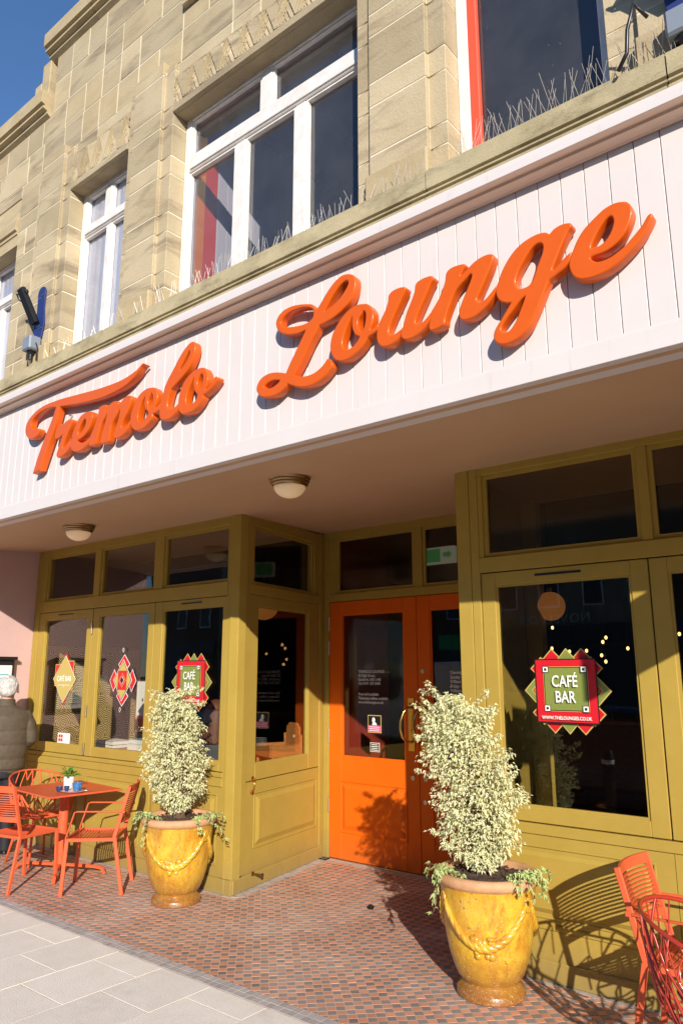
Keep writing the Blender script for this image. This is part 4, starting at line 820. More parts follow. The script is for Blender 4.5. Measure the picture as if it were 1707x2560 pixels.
# ================================================================ menu case on the pink wall
mc = empty('menu_case', label='glazed menu case with black top on the pink side wall behind the man', cat='menu case')
B().box(-7.03, -6.985, 3.14, 3.665, 1.13, 1.63, .004).obj('case', 'black_metal', mc); B().box(-6.984, -6.982, 3.17, 3.64, 1.16, 1.58).obj('menu_sheet', 'paper_white', mc)
for y0_, y1_, m_ in ((3.20, 3.36, 'paper_blue'), (3.40, 3.61, 'print_white')):
    for i in range(9): B().box(-6.9815, -6.981, y0_, y1_, 1.20+i*.036, 1.215+i*.036).obj('menu_line', 'paper_blue' if i % 3 else 'print_grey', mc)
B().box(-7.03, -6.95, 3.13, 3.675, 1.632, 1.66, .004).obj('case_hood', 'black_metal', mc)

# ================================================================ window stickers
def polyf(pts, d, name, m, parent, M, t=.0008): return B(M).prism(pts, d-t, d, 'y').obj(name, m, parent)
def dia(cx, cz, rx, rz): return [(cx-rx, cz), (cx, cz-rz), (cx+rx, cz), (cx, cz+rz)]
def sq(cx, cz, rx, rz): return [(cx-rx, cz-rz), (cx+rx, cz-rz), (cx+rx, cz+rz), (cx-rx, cz+rz)]
def star_sticker(cx, cz, lab, sc=1):
    M = T(0, ya+.0295, 0); d = [0]
    r = empty('window_sticker', label=lab, cat='sticker', group='cafe bar stickers on the window glass')
    def lay(pts, m, nm='sticker_shape'):
        d[0] -= .0010; polyf([(cx+p[0]*sc, cz+p[1]*sc) for p in pts], d[0], nm, m, r, M)
    for s_ in (1, -1):
        for dx, m_ in ((-.082, 'sticker_red'), (.082, 'sticker_red'), (0, 'sticker_green')):
            k_ = 1 if m_ == 'sticker_red' else .92
            lay(dia(dx, s_*.140*1, .078*k_, .081), 'sticker_gold'); lay(dia(dx, s_*.140, .070*k_, .073), m_)
    for s_ in (1, -1):
        for dz in (-.115, .115): lay(dia(s_*.135, dz, .062, .062), 'sticker_gold'); lay(dia(s_*.135, dz, .054, .054), 'sticker_red')
        lay(dia(s_*.145, 0, .090, .094), 'sticker_gold'); lay(dia(s_*.145, 0, .082, .085), 'sticker_green'); lay(dia(s_*.145, 0, .05, .05), 'sticker_gold'); lay(dia(s_*.145, 0, .043, .043), 'sticker_red'); lay(dia(s_*.145, 0, .035, .035), 'sticker_green')
    lay(sq(0, 0, .168, .165), 'sticker_black', 'sticker_panel'); lay(sq(0, 0, .162, .159), 'sticker_red', 'sticker_panel')
    lay(sq(0, .010, .121, .115), 'sticker_gold', 'sticker_panel'); lay(sq(0, .010, .118, .112), 'sticker_black', 'sticker_panel'); lay(sq(0, .010, .114, .108), 'sticker_green', 'sticker_panel')
    for sx in (-1, 1):
        for sz in (-1, 1):
            c_ = (sx*.105, .010+sz*.100)
            lay(sq(*c_, .0165, .0165), 'sticker_black'); lay(sq(*c_, .0135, .0135), 'sticker_white'); lay(sq(*c_, .0065, .0065), 'sticker_black')
    yy0 = ya+.0295+d[0]-.0012
    for s_, z_, sz_ in (('CAFÉ', .022, .082), ('BAR', -.058, .082)): text(s_, sz_*sc, 'sticker_lettering', 'sticker_white', r, T(cx, yy0, cz+z_*sc), .74, 'CENTER', bold=.0012)
    text('WWW.THELOUNGES.CO.UK', .024*sc, 'sticker_lettering', 'sticker_white', r, T(cx, yy0, cz-.145*sc), .86, 'CENTER', bold=.0004)
star_sticker(-1.616, 1.411, 'red and green square CAFE BAR sticker with zigzag points on the large right window')
star_sticker(-4.632, 1.437, 'red and green CAFE BAR sticker partly behind the left shrub')
# diamond stickers
M = T(0, ya+.0295, 0)
r = empty('window_sticker', label='gold diamond CAFE BAR sticker over red squares on the leftmost window', cat='sticker', group='cafe bar stickers on the window glass')
d = 0
for pts, m_ in ((dia(-6.45, 1.57, .07, .13), 'sticker_red'), (dia(-6.45, 1.34, .07, .13), 'sticker_red'), (sq(-6.55, 1.49, .075, .10), 'sticker_gold'), (sq(-6.55, 1.49, .068, .093), 'sticker_red'), (sq(-6.40, 1.49, .09, .13), 'sticker_gold'), (sq(-6.40, 1.49, .083, .123), 'sticker_red'), (dia(-6.455, 1.455, .19, .215), 'sticker_white'), (dia(-6.455, 1.455, .185, .210), 'sticker_gold')):
    d -= .001; polyf(pts, d, 'sticker_shape', m_, r, M)
text('CAFÉ BAR', .068, 'sticker_lettering', 'sticker_white', r, T(-6.455, ya+.0295-.0105, 1.435), .80, 'CENTER', bold=.001)
text('BREAKFAST SANDWICHES TAPAS COCKTAILS\nCOFFEE', .012, 'sticker_lettering', 'sticker_white', r, T(-6.455, ya+.0295-.0105, 1.395), .8, 'CENTER')
r = empty('window_sticker', label='cross shaped red and gold diamond sticker on the second window from the left', cat='sticker', group='cafe bar stickers on the window glass')
d = 0
for cx, cz, rx, rz, m_ in ((-5.545, 1.58, .085, .085, 'sticker_white'), (-5.545, 1.58, .077, .077, 'sticker_red'), (-5.545, 1.315, .085, .085, 'sticker_white'), (-5.545, 1.315, .077, .077, 'sticker_red'), (-5.675, 1.445, .062, .095, 'sticker_white'), (-5.675, 1.445, .055, .087, 'sticker_red'), (-5.415, 1.445, .062, .095, 'sticker_white'), (-5.415, 1.445, .055, .087, 'sticker_red'),
    (-5.545, 1.447, .135, .175, 'sticker_white'), (-5.545, 1.447, .128, .167, 'sticker_black'), (-5.545, 1.447, .120, .158, 'sticker_gold'), (-5.545, 1.447, .10, .13, 'sticker_gold')):
    d -= .001; polyf(dia(cx, cz, rx, rz), d, 'sticker_shape', m_, r, M)
d -= .001; polyf(sq(-5.545, 1.447, .062, .08), d, 'sticker_shape', 'sticker_red', r, M)
for k_, m_ in ((.052, 'sticker_gold'), (.046, 'sticker_red'), (.030, 'sticker_white'), (.026, 'sticker_black')): d -= .001; polyf(dia(-5.545, 1.447, k_, k_*1.15), d, 'sticker_shape', m_, r, M)
for z_ in (1.70, 1.205): d -= .001; polyf(dia(-5.545, z_, .016, .022), d, 'sticker_shape', 'sticker_white', r, M); d -= .001; polyf(dia(-5.545, z_, .010, .015), d, 'sticker_shape', 'sticker_black', r, M)
r = empty('window_label', label='small white label with red print low on the leftmost window', cat='label')
B(M).box(-6.50, -6.30, -.002, -.001, .885, .975).obj('label_sheet', 'sticker_white', r)
for i, j in ((0, 0), (1, 0), (0, 1), (1, 1)): B(M).box(-6.485+i*.038, -6.455+i*.038, -.003, -.002, .90+j*.034, .926+j*.034).obj('label_mark', 'sticker_red', r)
# lettering on the doors
yt = yb+.0265
dl = empty('door_lettering', label='small white address lettering on the left door glass', cat='lettering')
x0_, z0_ = -3.995, 1.506; st = .0325
text('TREMOLO LOUNGE', .034, 'text_line', 'print_white', dl, T(x0_, yt, z0_), .90, bold=.0003); text('CAFE BAR', .018, 'text_line', 'print_grey', dl, T(x0_+.265, yt, z0_), .8)
for i, s_ in enumerate(('92 High Street,', 'Gosforth, NE3 1HB', 'Tel: 0191 329 2048')): text(s_, .032, 'text_line', 'print_white', dl, T(x0_, yt, z0_-st*(i+1)), .92, bold=.0003)
for i, s_ in enumerate(('Free wi-fi available', 'Takeaway coffees available', 'www.thelounges.co.uk')): text(s_, .031, 'text_line', 'print_white', dl, T(x0_, yt, z0_-st*(i+5.7)), .92, bold=.0003)
dl = empty('door_lettering', label='white opening hours lettering on the right door glass', cat='lettering')
for i, s_ in enumerate(('Opening', 'Sunday', '9.00am', 'Friday -', '9.00am', '(Last')): text(s_, .035, 'text_line', 'print_white', dl, T(-3.09, yt, 1.497-.0345*i), .90, bold=.0003)
nt_ = empty('door_notice', label='small black and pink poster with a white figure on the left door glass', cat='poster')
M2 = T(0, yt, 0)
B(M2).box(-3.895, -3.757, -.002, -.0006, 1.022, 1.163).obj('poster_border', 'sticker_gold', nt_); B(M2).box(-3.889, -3.763, -.003, -.002, 1.028, 1.157).obj('poster_sheet', 'sticker_black', nt_); B(M2).box(-3.889, -3.763, -.004, -.003, 1.028, 1.082).obj('poster_band', 'paper_pink', nt_)
polyf([(-3.852, 1.083), (-3.80, 1.083), (-3.808, 1.10), (-3.822, 1.108), (-3.818, 1.13), (-3.830, 1.146), (-3.846, 1.14), (-3.850, 1.118), (-3.842, 1.10)], -.003, 'poster_figure', 'sticker_white', nt_, M2)
for i in range(3): B(M2).box(-3.88, -3.772, -.0046, -.004, 1.036+i*.015, 1.041+i*.015).obj('poster_line', 'sticker_white', nt_)
nt_ = empty('door_notice', label='small black square notice with white lines low on the left door glass', cat='notice')
B(M2).box(-3.873, -3.778, -.002, -.0006, .872, .943).obj('notice_border', 'sticker_white', nt_); B(M2).box(-3.869, -3.782, -.003, -.002, .876, .939).obj('notice_sheet', 'sticker_black', nt_)
for i in range(4): B(M2).box(-3.862+.004*(i % 2), -3.789-.006*(i % 2), -.0036, -.003, .883+i*.014, .888+i*.014).obj('notice_line', 'sticker_white', nt_)

# ================================================================ planters
def planter(x, y, rz, lab, lab2, rows, cx0, seed, n_leaf, lean):
    r = empty('glazed_urn', (x, y, 0), rz, label=lab, cat='planter', group='yellow glazed urns by the entrance')
    P_ = [(.001, 0), (.158, 0), (.164, .006), (.163, .030), (.157, .040), (.147, .046), (.140, .056), (.134, .064), (.136, .072), (.150, .082), (.163, .105), (.181, .15), (.196, .20), (.208, .26), (.217, .33), (.2235, .40), (.228, .45), (.232, .485), (.238, .50)]
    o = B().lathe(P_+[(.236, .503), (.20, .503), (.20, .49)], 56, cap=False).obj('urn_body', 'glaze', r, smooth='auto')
    q = random.Random(seed)
    B().lathe([(.236, .498), (.249, .506), (.2575, .520), (.2585, .536), (.252, .548), (.240, .553), (.222, .551), (.214, .543), (.212, .49)], 56, cap=False).obj('urn_rim', 'terracotta', r, smooth=True)
    def R(z):
        for (ra, za), (rb, zb) in zip(P_[9:], P_[10:]):
            if za <= z <= zb: return ra+(rb-ra)*(z-za)/(zb-za)
        return .232
    N = 3; phi0 = cx0
    for k in range(N):
        a0, a1 = phi0+k*2*math.pi/N-math.pi/N, phi0+k*2*math.pi/N+math.pi/N
        b = B()
        for st_ in range(3):
            pts = []; rs = []
            for i in range(25):
                t = i/24; z = .43-.17*math.sin(math.pi*t)**.8; a = a0+.10+(a1-a0-.20)*t
                tw = t*28+st_*2.09; z += .009*math.cos(tw); rad = R(z)+.004+.006*math.sin(tw)
                pts.append((rad*math.cos(a), rad*math.sin(a), z)); rs.append(.0085+.008*math.sin(math.pi*t))
            b.tube(pts, rs, 6)
        b.obj('garland', 'glaze', r, smooth=True)
        b = B(); am = (a0+a1)/2
        for i in range(20):
            da, dz = q.uniform(-.20, .20), q.uniform(-.045, .03); rad = R(.27+dz)+.002; b.ball((rad*math.cos(am+da), rad*math.sin(am+da), .268+dz), q.uniform(.014, .022), 8, 6)
        for i in range(8):
            da = (-1)**i*q.uniform(.15, .34); z = .285+q.uniform(-.03, .03); rad = R(z)+.002; b.ball((rad*math.cos(am+da), rad*math.sin(am+da), z), .022, 8, 5, (1, 1, .5))
        b.obj('fruit_relief', 'glaze', r, smooth=True)
        rad = R(.44)+.001; Mx = Matrix.Rotation(a0, 4, 'Z') @ T(rad, 0, .435) @ Matrix.Rotation(math.pi/2, 4, 'Y')
        B(Mx @ Matrix.Diagonal((1.15, .8, 1, 1))).lathe([(.001, .010), (.012, .011), (.020, .007), (.024, .010), (.029, .009), (.031, 0)], 16, cap=False).obj('medallion', 'glaze', r, smooth=True)
    so = B().lathe([(.001, .528), (.06, .530), (.14, .527), (.2125, .518)], 40, cap=False)
    for v in so.bm.verts: v.co.z += q.uniform(-.006, .006)
    so.obj('soil', 'soil', r)
    b = B()
    for i in range(160):
        a = q.uniform(0, 6.28); rr_ = .2*math.sqrt(q.random()); c_ = (rr_*math.cos(a), rr_*math.sin(a), .533); t_ = q.uniform(0, 6.28); l_ = q.uniform(.012, .03)
        b.M = T(*c_) @ Matrix.Rotation(t_, 4, 'Z') @ Matrix.Rotation(q.uniform(-.5, .5), 4, 'X'); b.box(-l_/2, l_/2, -.004, .004, -.002, .002)
    b.obj('bark_chips', 'soil', r, kind='stuff')
    # shrub: a thing of its own standing in the urn
    s = empty('variegated_shrub', (x, y, .53), 0, label=lab2, cat='shrub', group='variegated shrubs in the yellow urns')
    n2 = math.hypot(x, y); rv = Vector((y/n2, -x/n2, 0)); fv = Vector((x/n2, y/n2, 0))     # sideways and away as seen from the street
    def ext(z):
        for (za, la, ra), (zb, lb, rb) in zip(rows, rows[1:]):
            if za <= z <= zb: t = (z-za)/(zb-za); return la+(lb-la)*t, ra+(rb-ra)*t
        return rows[-1][1:] if z > rows[-1][0] else rows[0][1:]
    z_lo, z_hi = rows[0][0], rows[-1][0]
    bw = B(); tips = []
    for i in range(110):
        z = z_lo+(z_hi-z_lo)*q.random()**.85; l, rr_ = ext(z); cxx, hw = (l+rr_)/2, (rr_-l)/2
        a = q.uniform(0, 6.28); m_ = math.sqrt(q.random()); k_ = 1.0
        tip = rv*(cxx+hw*m_*math.cos(a)*k_)+fv*(hw*.8*m_*math.sin(a))+Vector((0, 0, z-.53))
        bs_ = Vector((q.uniform(-.03, .03), q.uniform(-.03, .03), 0)); mid = bs_.lerp(tip, .55)+Vector((0, 0, -.05*m_)); mid.x *= .8; mid.y *= .8
        bw.tube([bs_, mid, tip], [.004, .0025, .001], 4, False); tips.append((tip, mid))
    sprigs = []
    for i in range(46):
        z = z_lo+(z_hi-z_lo)*(.12+.88*q.random()); l, rr_ = ext(z); cxx, hw = (l+rr_)/2, (rr_-l)/2; a = q.uniform(0, 6.28)
        p0 = rv*(cxx+hw*.75*math.cos(a))+fv*(hw*.6*math.sin(a))+Vector((0, 0, z-.53)); dv = (rv*math.cos(a)+fv*math.sin(a)*.8+Vector((0, 0, q.uniform(-.1, .8)))).normalized()*q.uniform(.07, .15)
        if q.random() < .35: dv = (dv+Vector((0, 0, .05)))
        p2_ = p0+dv; bw.tube([p0, p0+dv*.5+Vector((0, 0, .008)), p2_-Vector((0, 0, .01))], [.002, .0014, .0008], 4, False); sprigs.append((p0, p2_))
    bw.obj('branches', 'stem', s)
    lf = B(); uvl = lf.bm.loops.layers.uv.new('UVMap')
    def leaf(bb, uv_, p, dr, nrm, L_, W_):
        sd = dr.cross(nrm); 
        if sd.length < 1e-5: return
        sd.normalize(); nn = sd.cross(dr)
        m0 = bb.v(p); m1 = bb.v(p+dr*L_*.52-nn*L_*.10); m2 = bb.v(p+dr*L_-nn*L_*.34)
        a_, b_ = bb.v(p+dr*L_*.45+sd*W_+nn*W_*.35), bb.v(p+dr*L_*.45-sd*W_+nn*W_*.35)
        for tri, us in (((m0, a_, m1), (.05, 1, .0)), ((a_, m2, m1), (1, .5, .0)), ((m0, m1, b_), (.05, .0, 1)), ((m1, m2, b_), (.0, .5, 1))):
            f = bb.bm.faces.new(tri)
            for lp, u_ in zip(f.loops, us): lp[uv_].uv = (u_, 0)
    for i in range(n_leaf):
        if q.random() < .12: p0, p2_ = q.choice(sprigs); c_ = p0.lerp(p2_, q.uniform(.3, 1.05))+Vector((q.uniform(-1, 1), q.uniform(-1, 1), q.uniform(-1, 1)))*.010
        elif q.random() < .16: tip, mid = q.choice(tips); c_ = mid.lerp(tip, q.uniform(.5, 1.12)) + Vector((q.uniform(-1, 1), q.uniform(-1, 1), q.uniform(-1, 1)))*.02
        else:
            z = z_lo+(z_hi-z_lo)*q.random(); l, rr_ = ext(z); cxx, hw = (l+rr_)/2, (rr_-l)/2
            a = q.uniform(0, 6.28); m_ = q.random()**.33
            bump = 1+.15*math.sin(z*31+a*2+seed)+.10*math.sin(z*57-a*3)+.07*math.sin(z*97+a*5)
            c_ = rv*(cxx+hw*m_*bump*math.cos(a))+fv*(hw*.82*m_*bump*math.sin(a))+Vector((0, 0, z-.53+q.uniform(-.02, .02)))
            gap = math.sin(c_.x*38+c_.z*23)*math.sin(c_.z*31-c_.y*27+1)*math.sin(c_.x*19-c_.z*41+2)
            if gap > .16 and q.random() < .88: continue
        out_ = Vector((c_.x, c_.y, 0)); 
        dr = (out_.normalized()*q.uniform(.2, 1)+Vector((q.uniform(-.8, .8), q.uniform(-.8, .8), q.uniform(-.9, .55)))).normalized()
        nrm = Vector((q.uniform(-.7, .7), q.uniform(-.7, .7), 1)).normalized()
        L_ = q.uniform(.015, .026); leaf(lf, uvl, c_, dr, nrm, L_, L_*.31)
    lf.obj('foliage', 'leaf_pale', s, kind='stuff', recalc=False)
    # ivy trailing over the rim
    iv = empty('ivy', (x, y, .53), 0, label=lab.split(' urn')[0]+' urn\'s green ivy trailing over the rim' if False else ('green ivy trailing over the rim of the '+('left' if seed == 11 else 'right')+' urn'), cat='ivy', group='ivy in the yellow urns')
    li = B(); uvi = li.bm.loops.layers.uv.new('UVMap'); sti = B()
    for i in range(13):
        side = q.choice((-1, -1, 1, 1, 1)); a = (q.uniform(.2, 1.1) if side > 0 else q.uniform(2.3, 3.3)); d0 = (rv*math.cos(a)-fv*math.sin(a))
        p = d0*q.uniform(.13, .19)+Vector((0, 0, .01)); pts = [p.copy()]; long_ = q.random() < .22
        steps = q.choice((5, 6)) if not long_ else q.choice((9, 12))
        for k_ in range(steps):
            rr_ = Vector((p.x, p.y, 0)).length
            if rr_ < .265: p = p+d0*.026+Vector((0, 0, .012 if rr_ < .2 else .002))
            else: p = p+d0*q.uniform(.000, .012)+Vector((q.uniform(-.008, .008), q.uniform(-.008, .008), -.024))
            pts.append(p.copy())
        sti.tube(pts, .0016, 4, False)
        for p_ in pts:
            for _ in range(2 if not long_ else 1):
                L_ = q.uniform(.022, .036); dr = (d0*q.uniform(.1, 1)+Vector((q.uniform(-.8, .8), q.uniform(-.8, .8), q.uniform(-.8, .3)))).normalized(); nn = (d0*.5+Vector((q.uniform(-.5, .5), q.uniform(-.5, .5), .9))).normalized()
                for da in (-.75, 0, .75):
                    d2 = Matrix.Rotation(da, 3, nn) @ dr; leaf(li, uvi, p_+Vector((0, 0, .004)), d2, nn, L_*(1 if da == 0 else .8), L_*.26)
    sti.obj('ivy_stems', 'stem', iv, kind='stuff'); li.obj('ivy_leaves', 'leaf_ivy', iv, kind='stuff', recalc=False)
rows2 = [(.56, -.05, .05), (.608, -.13, .075), (.676, -.19, .145), (.760, -.225, .155), (.845, -.228, .165), (.932, -.240, .195), (1.035, -.275, .125), (1.123, -.285, .095), (1.230, -.285, .045), (1.321, -.255, .000), (1.375, -.195, -.10)]
rows1 = [(.585, -.06, .05), (.667, -.160, .12), (.725, -.175, .155), (.80, -.215, .165), (.859, -.215, .178), (.919, -.210, .180), (.983, -.215, .12), (1.059, -.195, .112), (1.154, -.195, .125), (1.250, -.205, .085), (1.32, -.155, .04), (1.375, -.09, -.01)]
planter(-4.31, 3.535, 0, 'yellow glazed urn with garland, left of the recessed doors beside the red table', 'cream variegated shrub in the left yellow urn', rows1, math.atan2(-3.535, 4.31)-.15, 11, 11000, 0)
planter(-1.955, 3.545, 0, 'larger looking yellow glazed urn with garland, in front of the right window', 'cream variegated shrub leaning left in the right yellow urn', rows2, math.atan2(-3.545, 1.955)-.12, 12, 14500, 0)
# ================================================================ chairs and tables
def slat_chair(x, y, rz, lab, arms=True, hw=.185, grp='slatted red metal chairs'):
    r = empty('slatted_chair', (x, y, 0), rz, label=lab, cat='chair', group=grp); P = 'chair_paint'
    def bar(p0, p1, a, b_, nm, bev=.003):
        p0, p1 = Vector(p0), Vector(p1); d = (p1-p0); L_ = d.length; z = d.normalized(); xx = Vector((1, 0, 0)); yy_ = z.cross(xx).normalized(); xx = yy_.cross(z)
        M_ = Matrix(((xx.x, yy_.x, z.x, p0.x), (xx.y, yy_.y, z.y, p0.y), (xx.z, yy_.z, z.z, p0.z), (0, 0, 0, 1)))
        return B(M_).box(-a/2, a/2, -b_/2, b_/2, 0, L_, bev).obj(nm, P, r)
    for s in (-1, 1):
        bar((s*(hw+.006), -.178, 0), (s*hw, -.160, .372), .016, .027, 'leg')
        bar((s*(hw+.006), .235, 0), (s*hw, .165, .372), .016, .027, 'leg')
        bar((s*hw, .160, .368), (s*hw, .250, .715), .014, .026, 'back_post')
        bar((s*hw, -.172, .362), (s*hw, .180, .362), .012, .024, 'seat_rail')
        if arms:
            B().tube([(s*hw, .215, .545), (s*(hw+.012), .19, .548), (s*(hw+.014), -.10, .552), (s*(hw+.014), -.118, .545), (s*(hw+.008), -.168, .375)], .0085, 6, flat=.7).obj('arm', P, r, smooth='auto')
            B().box(s*hw-.014, s*hw+.014, .203, .227, .535, .556, .003).obj('arm_bracket', P, r)
    for yy_ in (-.170, .172): B().box(-hw+.007, hw-.007, yy_-.009, yy_+.009, .352, .372, .003).obj('seat_frame', P, r)
    n = 15; me_ = None
    for i in range(n):
        yy_ = -.150+i*.0215; dip = -.022*math.sin(math.pi*(i+.5)/n)
        if me_ is None:
            b = B(); w_ = .0065
            pr = [(-hw+.006, 0), (-hw*.6, -.010), (0, -.014), (hw*.6, -.010), (hw-.006, 0), (hw-.006, .005), (hw*.6, -.005), (0, -.009), (-hw*.6, -.005), (-hw+.006, .005)]
            o = b.prism(pr, -w_, w_, 'y').obj('seat_slat', P, r); me_ = o.data
        else: o = link('seat_slat', me_, r)
        o.location = (0, yy_, .368+dip*.6)
    # backrest: curved horizontal slats between the posts
    def curve_slat(z0, z1, th, nm, me0=None):
        pr = []
        for i in range(9):
            t = -1+2*i/8; pr.append((t*(hw-.006), .030*(1-t*t)))
        pr2 = [(a, b_+th) for a, b_ in pr[::-1]]
        return B().prism(pr+pr2, 0, z1-z0, 'z').obj(nm, P, r)
    tilt = .090/.347
    o = curve_slat(0, .045, .010, 'back_rail'); o.location = (0, .160+(.675-.368)*tilt-.002, .672)
    o = curve_slat(0, .035, .010, 'back_rail'); o.location = (0, .160+(.475-.368)*tilt-.002, .468)
    me_ = None
    for i in range(10):
        z = .512+i*.0158
        if me_ is None: o = curve_slat(0, .0065, .010, 'back_slat'); me_ = o.data
        else: o = link('back_slat', me_, r)
        o.location = (0, .160+(z-.368)*tilt-.002, z)
    return r
slat_chair(-5.02, 3.365, math.radians(-46), 'red slatted metal armchair between the red table and the left urn')
slat_chair(-5.53, 3.085, math.radians(191), 'red slatted chair cut by the left frame edge, in front of the man', arms=False, hw=.165)
slat_chair(-.965, 3.48, math.radians(90), 'red slatted armchair at the right edge, throwing its shadow on the olive panel', hw=.18)
def shell_chair(x, y, rz, lab, seed, P='chair_paint', br=.0075):
    """front is -Y; a net of branching bars bent into a tub"""
    r = empty('openwork_chair', (x, y, 0), rz, label=lab, cat='chair', group='red openwork tub chairs'); q = random.Random(seed)
    def S(a, t):      # a: angle round the seat, 0 = back; t: 0 centre .. 1 rim
        zr = .37+(.69-.37)*max(0, math.cos(a/2.25))**1.1*(1 if abs(a) < 2.6 else 1)
        if abs(a) > 1.9: zr = .37+(zr-.37)*max(0, 1-(abs(a)-1.9)/.75)
        rad = .235*(math.sin(min(t, 1)*math.pi/2)**.85)
        fl = 1+.05*t**3
        h = (zr-.365)*max(0, (t-.52)/.48)**1.35
        return Vector((rad*fl*math.sin(a)*1.04, rad*fl*math.cos(a), .358+h+.012*t*t))
    na, nt_ = 22, 6; A0 = 2.65
    pts = {}
    for i in range(na+1):
        for j in range(nt_+1):
            a = -A0+2*A0*i/na; t = .16+.84*j/nt_
            if 0 < j < nt_: a += q.uniform(-.09, .09); t += q.uniform(-.05, .05)
            elif j == nt_ and 0 < i < na: a += q.uniform(-.03, .03)
            pts[i, j] = (a, t)
    b = B()
    def edge(p, q_, r0):
        k_ = 4; L_ = [S(p[0]+(q_[0]-p[0])*u/k_, p[1]+(q_[1]-p[1])*u/k_) for u in range(k_+1)]; b.tube(L_, r0, 5, False)
    for i in range(na+1):
        for j in range(nt_):
            if j < 2 and i % 2: continue
            i2 = i+q.choice((-1, 0, 0, 1)) if j else i
            i2 = max(0, min(na, i2))
            edge(pts[i, j], pts[i2, j+1], br-.0005*j)
            if j >= 2 and q.random() < .55:
                i3 = max(0, min(na, i+(1 if i2 <= i else -1))); edge(pts[i, j], pts[i3, j+1], .0055)
    b.obj('branch_net', P, r, smooth=True)
    B().tube([S(-A0+2*A0*i/60, 1) for i in range(61)]+[S(-A0, 1)], .0078, 6, False).obj('rim', P, r, smooth=True)
    B().lathe([(.001, .352), (.065, .352), (.07, .356), (.065, .361), (.001, .361)], 20).obj('seat_disc', P, r, smooth='auto')
    for sx, sy in ((-1, -1), (1, -1), (-1, 1), (1, 1)): B().tube([(sx*.11, sy*.10, .352), (sx*.17, sy*.17, 0)], [.012, .009], 8).obj('leg', P, r, smooth=True)
    return r
shell_chair(-6.08, 3.52, math.radians(92), 'red openwork tub chair with branching bars, behind the red table', 3)
shell_chair(-.765, 2.985, math.radians(97), 'red openwork tub chair with painted-in shade in the bottom right corner, nearest the camera', 9, 'chair_paint_shaded', .0056)
def table(x, y, rz, lab, hx=.352, hy=.30):
    r = empty('cafe_table', (x, y, 0), rz, label=lab, cat='table', group='red metal cafe tables'); P = 'chair_paint'
    B().box(-hx, hx, -hy, hy, .600, .613, .003).obj('table_top', P, r)
    B().box(-.12, .12, -.12, .12, .588, .5995, .002).obj('top_plate', P, r)
    B().lathe([(.001, .03), (.037, .03), (.037, .588), (.001, .588)], 24).obj('pedestal', P, r, smooth='auto')
    B().lathe([(.001, .028), (.055, .028), (.05, .05), (.0375, .055), (.001, .055)], 24).obj('collar', P, r, smooth='auto')
    for sx in (-1, 1):
        for sy in (-1, 1): B().tube([(sx*.02, sy*.015, .052), (sx*.25, sy*.155, .050), (sx*.30, sy*.188, .040), (sx*.325, sy*.205, .0)], .015, 6, flat=.85).obj('foot', P, r, smooth='auto')
    return r
table(-5.64, 3.47, math.radians(-5), 'red square metal cafe table with blue cups and plant, at left')
table(-.36, 3.40, math.radians(3), 'red metal cafe table beyond the right frame edge')
# things on the table
zt = .6135
v = empty('flower_pot', (-5.60, 3.47, zt), label='white tapered pot on the red table', cat='pot')
B().lathe([(.001, 0), (.036, 0), (.038, .004), (.043, .088), (.044, .094), (.040, .094), (.038, .086), (.001, .084)], 28).obj('pot_wall', 'ceramic_white', v, smooth='auto')
v = empty('house_plant', (-5.60, 3.47, zt+.085), label='small leafy green plant in the white pot on the red table', cat='plant')
b = B(); uvl = b.bm.loops.layers.uv.new('UVMap'); q = random.Random(4)
for i in range(34):
    a = q.uniform(0, 6.28); el = q.uniform(.25, 1.35); d0 = Vector((math.cos(a)*math.cos(el), math.sin(a)*math.cos(el), math.sin(el))); L_ = q.uniform(.035, .06)
    p0 = Vector((math.cos(a)*.012, math.sin(a)*.012, 0)); p1 = p0+d0*L_*.9; sd = Vector((-math.sin(a), math.cos(a), 0)); n_ = sd.cross(d0)
    prev = None
    for k_ in range(6):
        t = k_/5; c_ = p1+d0*L_*t-Vector((0, 0, .018*t*t)); w_ = .013*math.sin(math.pi*min(.98, t*.92+.06)); row_ = (b.v(c_-sd*w_), b.v(c_+n_*-.003), b.v(c_+sd*w_))
        if prev:
            for f_ in ((prev[0], prev[1], row_[1], row_[0]), (prev[1], prev[2], row_[2], row_[1])):
                f = b.bm.faces.new(f_)
                for lp in f.loops: lp[uvl].uv = (.2, 0)
        prev = row_
    b.tube([p0, p1], .0015, 4, False)
b.obj('leaves', 'leaf_green', v, kind='stuff', recalc=False)
v = empty('saucer_plate', (-5.43, 3.395, zt), label='pale pink oval plate under the blue cups', cat='plate')
B(Matrix.Diagonal((1.25, .9, 1, 1))).lathe([(.001, 0), (.06, 0), (.085, .006), (.092, .010), (.088, .011), (.06, .005), (.001, .004)], 36).obj('plate', 'ceramic_pink', v, smooth='auto')
def cup(x, y, r0, h, m_, lab, handle=True):
    v = empty('cup', (x, y, zt+.005), label=lab, cat='cup', group='blue glazed cups on the plate')
    B().lathe([(.001, 0), (r0*.68, 0), (r0*.74, h*.1), (r0, h*.8), (r0*1.03, h), (r0*.95, h), (r0*.88, h*.7), (.001, h*.65)], 24).obj('cup_wall', m_, v, smooth='auto')
    if handle: B().tube([(r0*.9, 0, h*.85), (r0*1.35, 0, h*.8), (r0*1.4, 0, h*.5), (r0*.85, 0, h*.3)], .004, 6).obj('handle', m_, v, smooth=True)
cup(-5.415, 3.43, .037, .058, 'ceramic_blue', 'larger light blue cup at the back of the plate')
cup(-5.47, 3.375, .020, .036, 'ceramic_navy', 'small blue cup beside the larger blue cup', False)
cup(-5.50, 3.33, .026, .034, 'ceramic_navy', 'low dark blue bowl at the left of the plate', False)
v = empty('teaspoon', (-5.33, 3.44, zt+.011), math.radians(40), label='dark teaspoon lying across the plate rim', cat='spoon')
